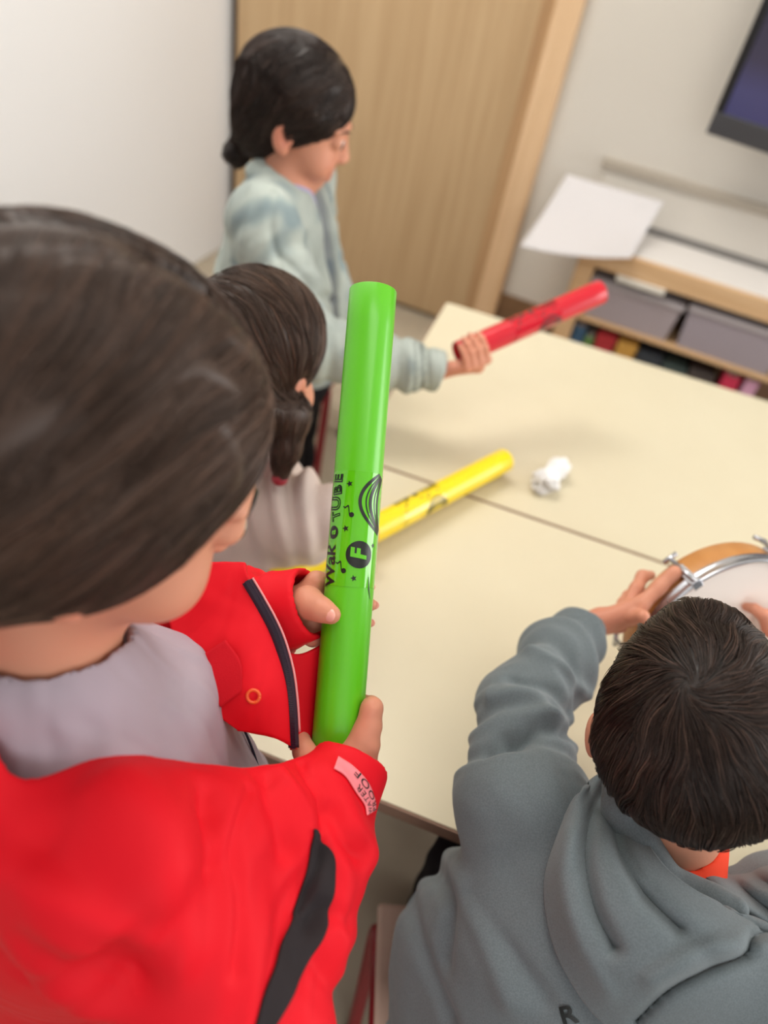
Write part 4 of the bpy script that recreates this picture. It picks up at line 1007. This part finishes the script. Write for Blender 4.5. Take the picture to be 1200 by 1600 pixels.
# ------------------------------------------------------------------ child in the pale denim jacket
M_denim = mat('pale_washed_denim', (156, 164, 159), .9, .2, bump=(500, .3, .0006), var=(14, (178, 186, 178), 4), attr='tint')
M_lav = mat('lavender_cotton', (176, 172, 206), .85, .2)
gf = nrm(V(.98, .10, 0)); gr = nrm(np.cross(gf, UZ))
H3 = Head(W(468, 184, 1.22), frame(V(.93, .22, -.24), UZ), .98)
NB3 = W(444, 290, 1.265); g_rs, g_ls = NB3+gr*.112-UZ*.022, NB3-gr*.112-UZ*.022
g_rw = W(682, 580, 1.262); g_re = W(486, 545, 1.235); g_le = g_ls-UZ*.17+gf*.04-gr*.02; g_lw = g_le+gf*.10-UZ*.10+gr*.03
g_p = V(NB3[0]+.028, NB3[1]-.015, .50); g_legs = [(g_p+q*gr*.05, g_p+q*gr*.055-UZ*.22+gf*.012, V(*(g_p+q*gr*.06)[:2], .06)) for q in (-1, 1)]
AX3 = nrm(RF-RN)
S = SDF(); add_head(S, H3); S.cap(H3(0, -.014, -.05), NB3, .037, .040, .02); S.ell(NB3-UZ*.13, (.10, .065, .14), frame(gf), .03); S.cap(NB3-UZ*.2, g_p, .08, .085, .04)
S.chain([g_rs, g_re, g_rw], [.033, .026, .017], .015); S.chain([g_ls, g_le, g_lw], [.033, .026, .017], .015)
for hp, kn_, an in g_legs: S.chain([hp, kn_, an], [.056, .042, .03], .02); S.cap(an-UZ*.02, an-UZ*.024+gf*.08, .022, .018, .01)
hand_grip(S, RN+AX3*.018, AX3, -CU-CR*.5, -CF*.7-CR*.4, .0212, g_rw, .95, tofs=0.0)
for i in range(4):
    k_ = g_lw+gf*.045-UZ*.03+gr*(.012-.009*i); S.cap(g_lw, k_, .012, .008, .008); S.chain([k_, k_+gf*.012-UZ*.02, k_+gf*.012-UZ*.034], [.007, .0063, .0055], .003)
S.chain([g_lw, g_lw+gf*.035+gr*.02-UZ*.01, g_lw+gf*.055+gr*.024-UZ*.025], [.011, .009, .0065], .006)
P3 = sdf_obj('person', S, M_skin, None, .0028, attrs=skin_tint(H3, ((g_rw, .08), (g_lw, .08))))
tag(P3, 'child in a pale denim jacket with a low dark bun, standing by the oak door', 'person', 'children making music round the tables')
add_face_parts(H3, P3, M_hair_dark, S)
h3 = SDF(); F3 = H3.F
h3.ell(H3(0, -.018, .034), (.0805, .100, .086), F3, .02); h3.ell(H3(0, -.055, -.025), (.066, .055, .066), F3, .03)
h3.cap(H3(-.062, .03, .03), H3(-.058, .0, -.01), .016, .014, .02); h3.cap(H3(.062, .03, .03), H3(.058, .0, -.01), .016, .014, .02)
h3.ell(H3(0, .112, -.052), (.09, .062, .092), F3, .015, '-'); h3.cap(H3(-.0, -.080, -.084), H3(0, -.082, -.094), .020, .023, .010); h3.cap(H3(.01, -.094, -.105), H3(0, -.080, -.116), .015, .012, .012)
def flow3(P, g, u):
    q = H3.local(P); tgt = V(0, -.08, -.088); d = tgt-q; d /= np.linalg.norm(d, axis=1)[:, None]
    d += .22*np.stack([wob(q, 16, 51), wob(q, 16, 52), wob(q, 16, 53)], 1); return (d@F3.T).astype(np.float32)
make_hair('hair', h3, M_hair_dark, P3, flow3, 4500, .07, rad=.0006, off=(.0005, .003), clumps=160, camt=.7, seed=9, h=.0035, basek=.55, light=.08)
v, f = tube_path([H3(.024*math.cos(a), -.068-.004*math.sin(a), -.076+.020*math.sin(a)) for a in np.linspace(0, 6.283, 25)], .004, 8); mesh_np('hair_tie', v, f, M_black, P3)
ts = SDF(); ts.ell(NB3-UZ*.13, (.108, .074, .15), frame(gf), .03); ts.cap(NB3-UZ*.04, NB3-UZ*.012, .052, .046, .02); ts.cap(NB3-UZ*.2, g_p+UZ*.03, .088, .092, .05); ts.cap(H3(0, -.014, -.05), NB3-UZ*.02, .039, .043, .003, '-')
sdf_obj('shirt', ts, M_lav, P3, .004)
dj = SDF(); dj.ell(NB3-UZ*.115, (.134, .095, .165), frame(gf), .03); dj.cap(NB3-UZ*.2, g_p+UZ*.085, .118, .126, .05)
dj.box(NB3+gf*.115-UZ*.15, (.026, .08, .4), frame(gf), .02, .01, '-'); dj.cap(NB3+UZ*.01, NB3+gf*.05+UZ*.08, .046, .060, .006, '-')
dj.cap(NB3+gr*.046-gf*.02+UZ*.024, NB3+gr*.05+gf*.06-UZ*.025, .015, .014, .006); dj.cap(NB3-gr*.046-gf*.02+UZ*.024, NB3-gr*.05+gf*.06-UZ*.025, .015, .014, .006); dj.cap(NB3+gr*.04-gf*.04+UZ*.026, NB3-gr*.04-gf*.04+UZ*.026, .015, .015, .006)
dj.chain([g_rs, g_re, lerp(g_re, g_rw, .6), g_rw+nrm(g_rw-g_re)*.025], [.062, .050, .043, .035], .03); dj.chain([g_ls, g_le, g_lw], [.060, .046, .034], .03)
dj.cap(g_rw-nrm(g_rw-g_re)*.03, g_rw+nrm(g_rw-g_re)*.05, .028, .031, .002, '-'); cuff_cut(dj, g_rw, g_rw-g_re, -.008); dj.plane(g_p+UZ*.075, -UZ)
dj.cap(g_p-UZ*.1, NB3-UZ*.22, .098, .10, .003, '-')
fold_dj = fold_fn(dj, [([(430, 300), (424, 360), (440, 420)], -.005, .007), ([(440, 400), (480, 440), (520, 470)], -.006, .008), ([(455, 440), (470, 500), (490, 560)], .005, .009), ([(500, 280), (530, 350), (540, 430)], -.004, .006), ([(395, 290), (385, 340), (378, 400)], .004, .008)], .8)
def tint_dj(P):
    n = wob(P, 9, 61); a = segdist(P, g_re, g_rw)[0]; m = np.clip((n-.25)*1.6, 0, 1)[:, None]
    t = 1-m*V(.42, .34, .26)
    cf_ = np.clip(1-np.abs((P-g_rw)@nrm(g_rw-g_re)+.035)/.03, 0, 1)*(a < .07); st = (np.sin((P@CR)*520) > .1)*cf_
    return {'tint': t*(1-.45*st[:, None])}
def disp_dj(P, N): return .003*wob(P, 8, 62)+rings(P, g_re, g_rw, .05, 4, 2, .005)+rings(P, g_rs, g_re, .06, 2.4, 4, .004)+fold_dj(P)
dje = sdf_obj('denim_jacket', dj, M_denim, P3, .0035, disp=disp_dj, attrs=tint_dj)
gt = SDF(); gt.cap(g_p-gr*.025+UZ*.03, g_p+gr*.025+UZ*.03, .098, .098, .02); 
for hp, kn_, an in g_legs: gt.chain([hp, kn_, an+UZ*.01], [.075, .058, .05], .02)
sdf_obj('trousers', gt, M_blackcloth, P3, .005, disp=lambda P, N: .003*wob(P, 10, 4))
for hp, kn_, an in g_legs: shoe(an, gf, P3, mat('pink_shoe', (196, 60, 84), .6))
lg_ = on_z(503, 708, .12)
school_chair((lg_[0]-.185, lg_[1]+.17, 0), 0, 'low stool with dark red legs, mostly hidden behind the child in denim', True)

# ------------------------------------------------------------------ child in the beige top, mostly hidden
M_beige = mat('beige_pink_fleece', (204, 188, 180), .95, .2, bump=(260, .4, .001), attr='tint')
qf = nrm(V(.25, .95, 0)); qr = nrm(np.cross(qf, UZ))
H4 = Head(W(402, 566, .93), frame(V(.25, .92, -.28), UZ), 1.0)
NB4 = W(372, 716, 1.0); q_rs, q_ls = NB4+qr*.11-UZ*.035, NB4-qr*.11-UZ*.035
YAX = nrm(YF-YN)
def on_yel(px):
    t = np.linspace(0, 1, 400); P = YN+(YF-YN)*t[:, None]; d = P-CAM; x = 600+FPX*(d@CR)/(d@CF); return P[np.abs(x-px).argmin()]
YG = on_yel(556); q_rw = YG-YAX*.03-CR*.035+CU*.012-CF*.02; q_re = W(410, 845, 1.09); q_le = q_ls-UZ*.15+qf*.05; q_lw = q_le+qf*.12-UZ*.03+qr*.04
q_p = V(NB4[0]-.02, NB4[1]-.02, .40); q_legs = [(q_p+q*qr*.055, q_p+q*qr*.07+V(0, .22, .0), V(q_p[0]+q*.08, q_p[1]+.23, .07)) for q in (-1, 1)]
S = SDF(); add_head(S, H4); S.cap(H4(0, -.014, -.05), NB4, .036, .04, .02); S.ell(NB4-UZ*.12, (.10, .065, .13), frame(qf), .03); S.cap(NB4-UZ*.18, q_p, .08, .088, .04)
S.chain([q_rs, q_re, q_rw], [.033, .026, .017], .015); S.chain([q_ls, q_le, q_lw], [.033, .026, .017], .015)
for hp, kn_, an in q_legs: S.chain([hp, kn_, an], [.058, .043, .03], .02); S.cap(an-UZ*.02, an-UZ*.03+qf*.08, .022, .018, .01)
hand_grip(S, YG, YAX, -CF*.9+CU*.2-CR*.25, CU, .0207, q_rw, .9)
for i in range(4):
    k_ = q_lw+qf*.05+qr*(.016-.011*i); S.cap(q_lw, k_, .012, .008, .008); S.chain([k_, k_+qf*.018-UZ*.010, k_+qf*.022-UZ*.026], [.007, .0063, .0055], .003)
S.chain([q_lw, q_lw+qf*.03+qr*.026, q_lw+qf*.05+qr*.034], [.011, .009, .0065], .006)
P4 = sdf_obj('person', S, M_skin, None, .0030, attrs=skin_tint(H4, ((q_rw, .08),)))
tag(P4, 'child with a brown braid in a beige top, mostly hidden, holding the yellow tube', 'person', 'children making music round the tables')
add_face_parts(H4, P4, M_hair_light, S)
h4 = SDF(); F4 = H4.F
h4.ell(H4(0, -.018, .034), (.0815, .101, .087), F4, .02); h4.ell(H4(0, -.055, -.028), (.068, .056, .068), F4, .03)
h4.ell(H4(0, .112, -.05), (.09, .062, .092), F4, .015, '-'); h4.ell(H4(.086, -.006, -.014), (.024, .025, .034), F4, .006, '-')
b0, b1, b2 = W(452, 648, .905), W(446, 700, .912), W(437, 748, .92)
h4.chain([H4(.05, -.07, -.03), b0, b1, b2], [.032, .026, .017, .009], .015)
def flow4(P, g, u):
    q = P.astype(float); d = np.where((P@CU)[:, None] > (b0@CU), b0-q, b2-q); d /= np.linalg.norm(d, axis=1)[:, None]+1e-6
    return (d+.2*np.stack([wob(P, 14, 71), wob(P, 14, 72), wob(P, 14, 73)], 1)).astype(np.float32)
make_hair('hair', h4, M_hair_brown, P4, flow4, 5000, .07, rad=.0005, off=(.0005, .003), clumps=180, camt=.7, seed=12, h=.0033, basek=.6, light=.12)
bm = bmesh.new(); bmesh.ops.create_uvsphere(bm, u_segments=20, v_segments=12, radius=.0105)
for v in bm.verts: v.co = Vector(b2)+Vector((v.co.x, v.co.y, v.co.z*.8))
bm_obj('hair_tie', bm, mat('dark_red_tie', (150, 28, 44), .5), P4, smooth=True)
bt = SDF(); bt.ell(NB4-UZ*.12, (.130, .098, .150), frame(qf), .03); bt.cap(NB4-UZ*.18, q_p-UZ*.01, .112, .122, .05); bt.cap(NB4-UZ*.02, NB4+UZ*.012, .062, .058, .02); bt.cap(H4(0, -.014, -.05), NB4-UZ*.01, .041, .044, .003, '-')
bt.chain([q_rs, q_re, lerp(q_re, q_rw, .5), q_rw-nrm(q_rw-q_re)*.004], [.060, .052, .046, .036], .03); bt.chain([q_ls, q_le, q_lw], [.058, .046, .034], .03)
def disp_bt(P, N): return .004*wob(P, 7, 81)+rings(P, q_re, q_rw, .05, 3, 2, .005)+.009*np.sin((P@CR)*170+2*wob(P, 4, 5))*np.clip((P@CU-(W(430, 900, 1.0)@CU))*8, 0, 1)
sdf_obj('beige_top', bt, M_beige, P4, .0035, disp=disp_bt, attrs=lambda P: {'tint': (1-.16*np.clip(wob(P, 10, 82), 0, 1))[:, None]*np.ones(3)})
bt2 = SDF(); bt2.cap(q_p-qr*.03, q_p+qr*.03, .092, .092, .02)
for hp, kn_, an in q_legs: bt2.chain([hp, kn_, an+UZ*.01], [.078, .06, .048], .02)
sdf_obj('trousers', bt2, M_navytrouser, P4, .005)
for hp, kn_, an in q_legs: shoe(an, qf, P4, M_black)
school_chair((q_p[0]-.03, q_p[1]+.05, -.0), 0, 'school chair with dark red frame, hidden beneath the child in beige')
# ------------------------------------------------------------------ camera, light
cd = bpy.data.cameras.new('camera'); cam = bpy.data.objects.new('camera', cd); COL.objects.link(cam)
cd.sensor_fit = 'VERTICAL'; cd.sensor_height = 36.0; cd.lens = FPX/1600*36.0; cd.clip_start = .02
cam.matrix_world = Matrix(((CR[0], CU[0], -CF[0], CAM[0]), (CR[1], CU[1], -CF[1], CAM[1]), (CR[2], CU[2], -CF[2], CAM[2]), (0, 0, 0, 1)))
cd.dof.use_dof = True; cd.dof.focus_distance = .61; cd.dof.aperture_fstop = cd.lens/10.0*1.05
scene.camera = cam
def area(name, loc, target, sx_, sy, power, col=(1, 1, 1)):
    l = bpy.data.lights.new(name, 'AREA'); l.shape = 'RECTANGLE'; l.size = sx_; l.size_y = sy; l.energy = power; l.color = col
    o = bpy.data.objects.new(name, l); COL.objects.link(o); o.location = loc
    o.rotation_euler = (Vector(target)-Vector(loc)).to_track_quat('-Z', 'Y').to_euler(); return o
area('window_daylight', (2.7, 1.5, 1.4), (-.3, .9, .8), 1.7, 1.7, 56, (1, .985, .96))
area('window_daylight', (1.2, -2.0, 1.7), (0, .8, .7), 2.2, 1.4, 26, (1, .985, .965))
area('ceiling_fill', (-.9, 1.5, 2.64), (-.9, 1.6, 0), 1.2, .6, 30, (1, .96, .9))  # unseen fill light added under the ceiling, set back to brighten the walls
area('ceiling_fill', (.3, .2, 2.64), (.3, .2, 0), 1.2, .6, 9, (1, .96, .9))  # weaker unseen fill, added over the near table
wd = bpy.data.worlds.new('world'); scene.world = wd; wd.use_nodes = True
wd.node_tree.nodes['Background'].inputs[0].default_value = (.93, .96, 1, 1); wd.node_tree.nodes['Background'].inputs[1].default_value = .28
vs_ = scene.view_settings; vs_.view_transform = 'Standard'; vs_.look = 'None'; vs_.gamma = 1.0; vs_.exposure = 0.0; vs_.use_curve_mapping = False
scene.cycles.use_denoising = True
scene.cycles.max_bounces = 8
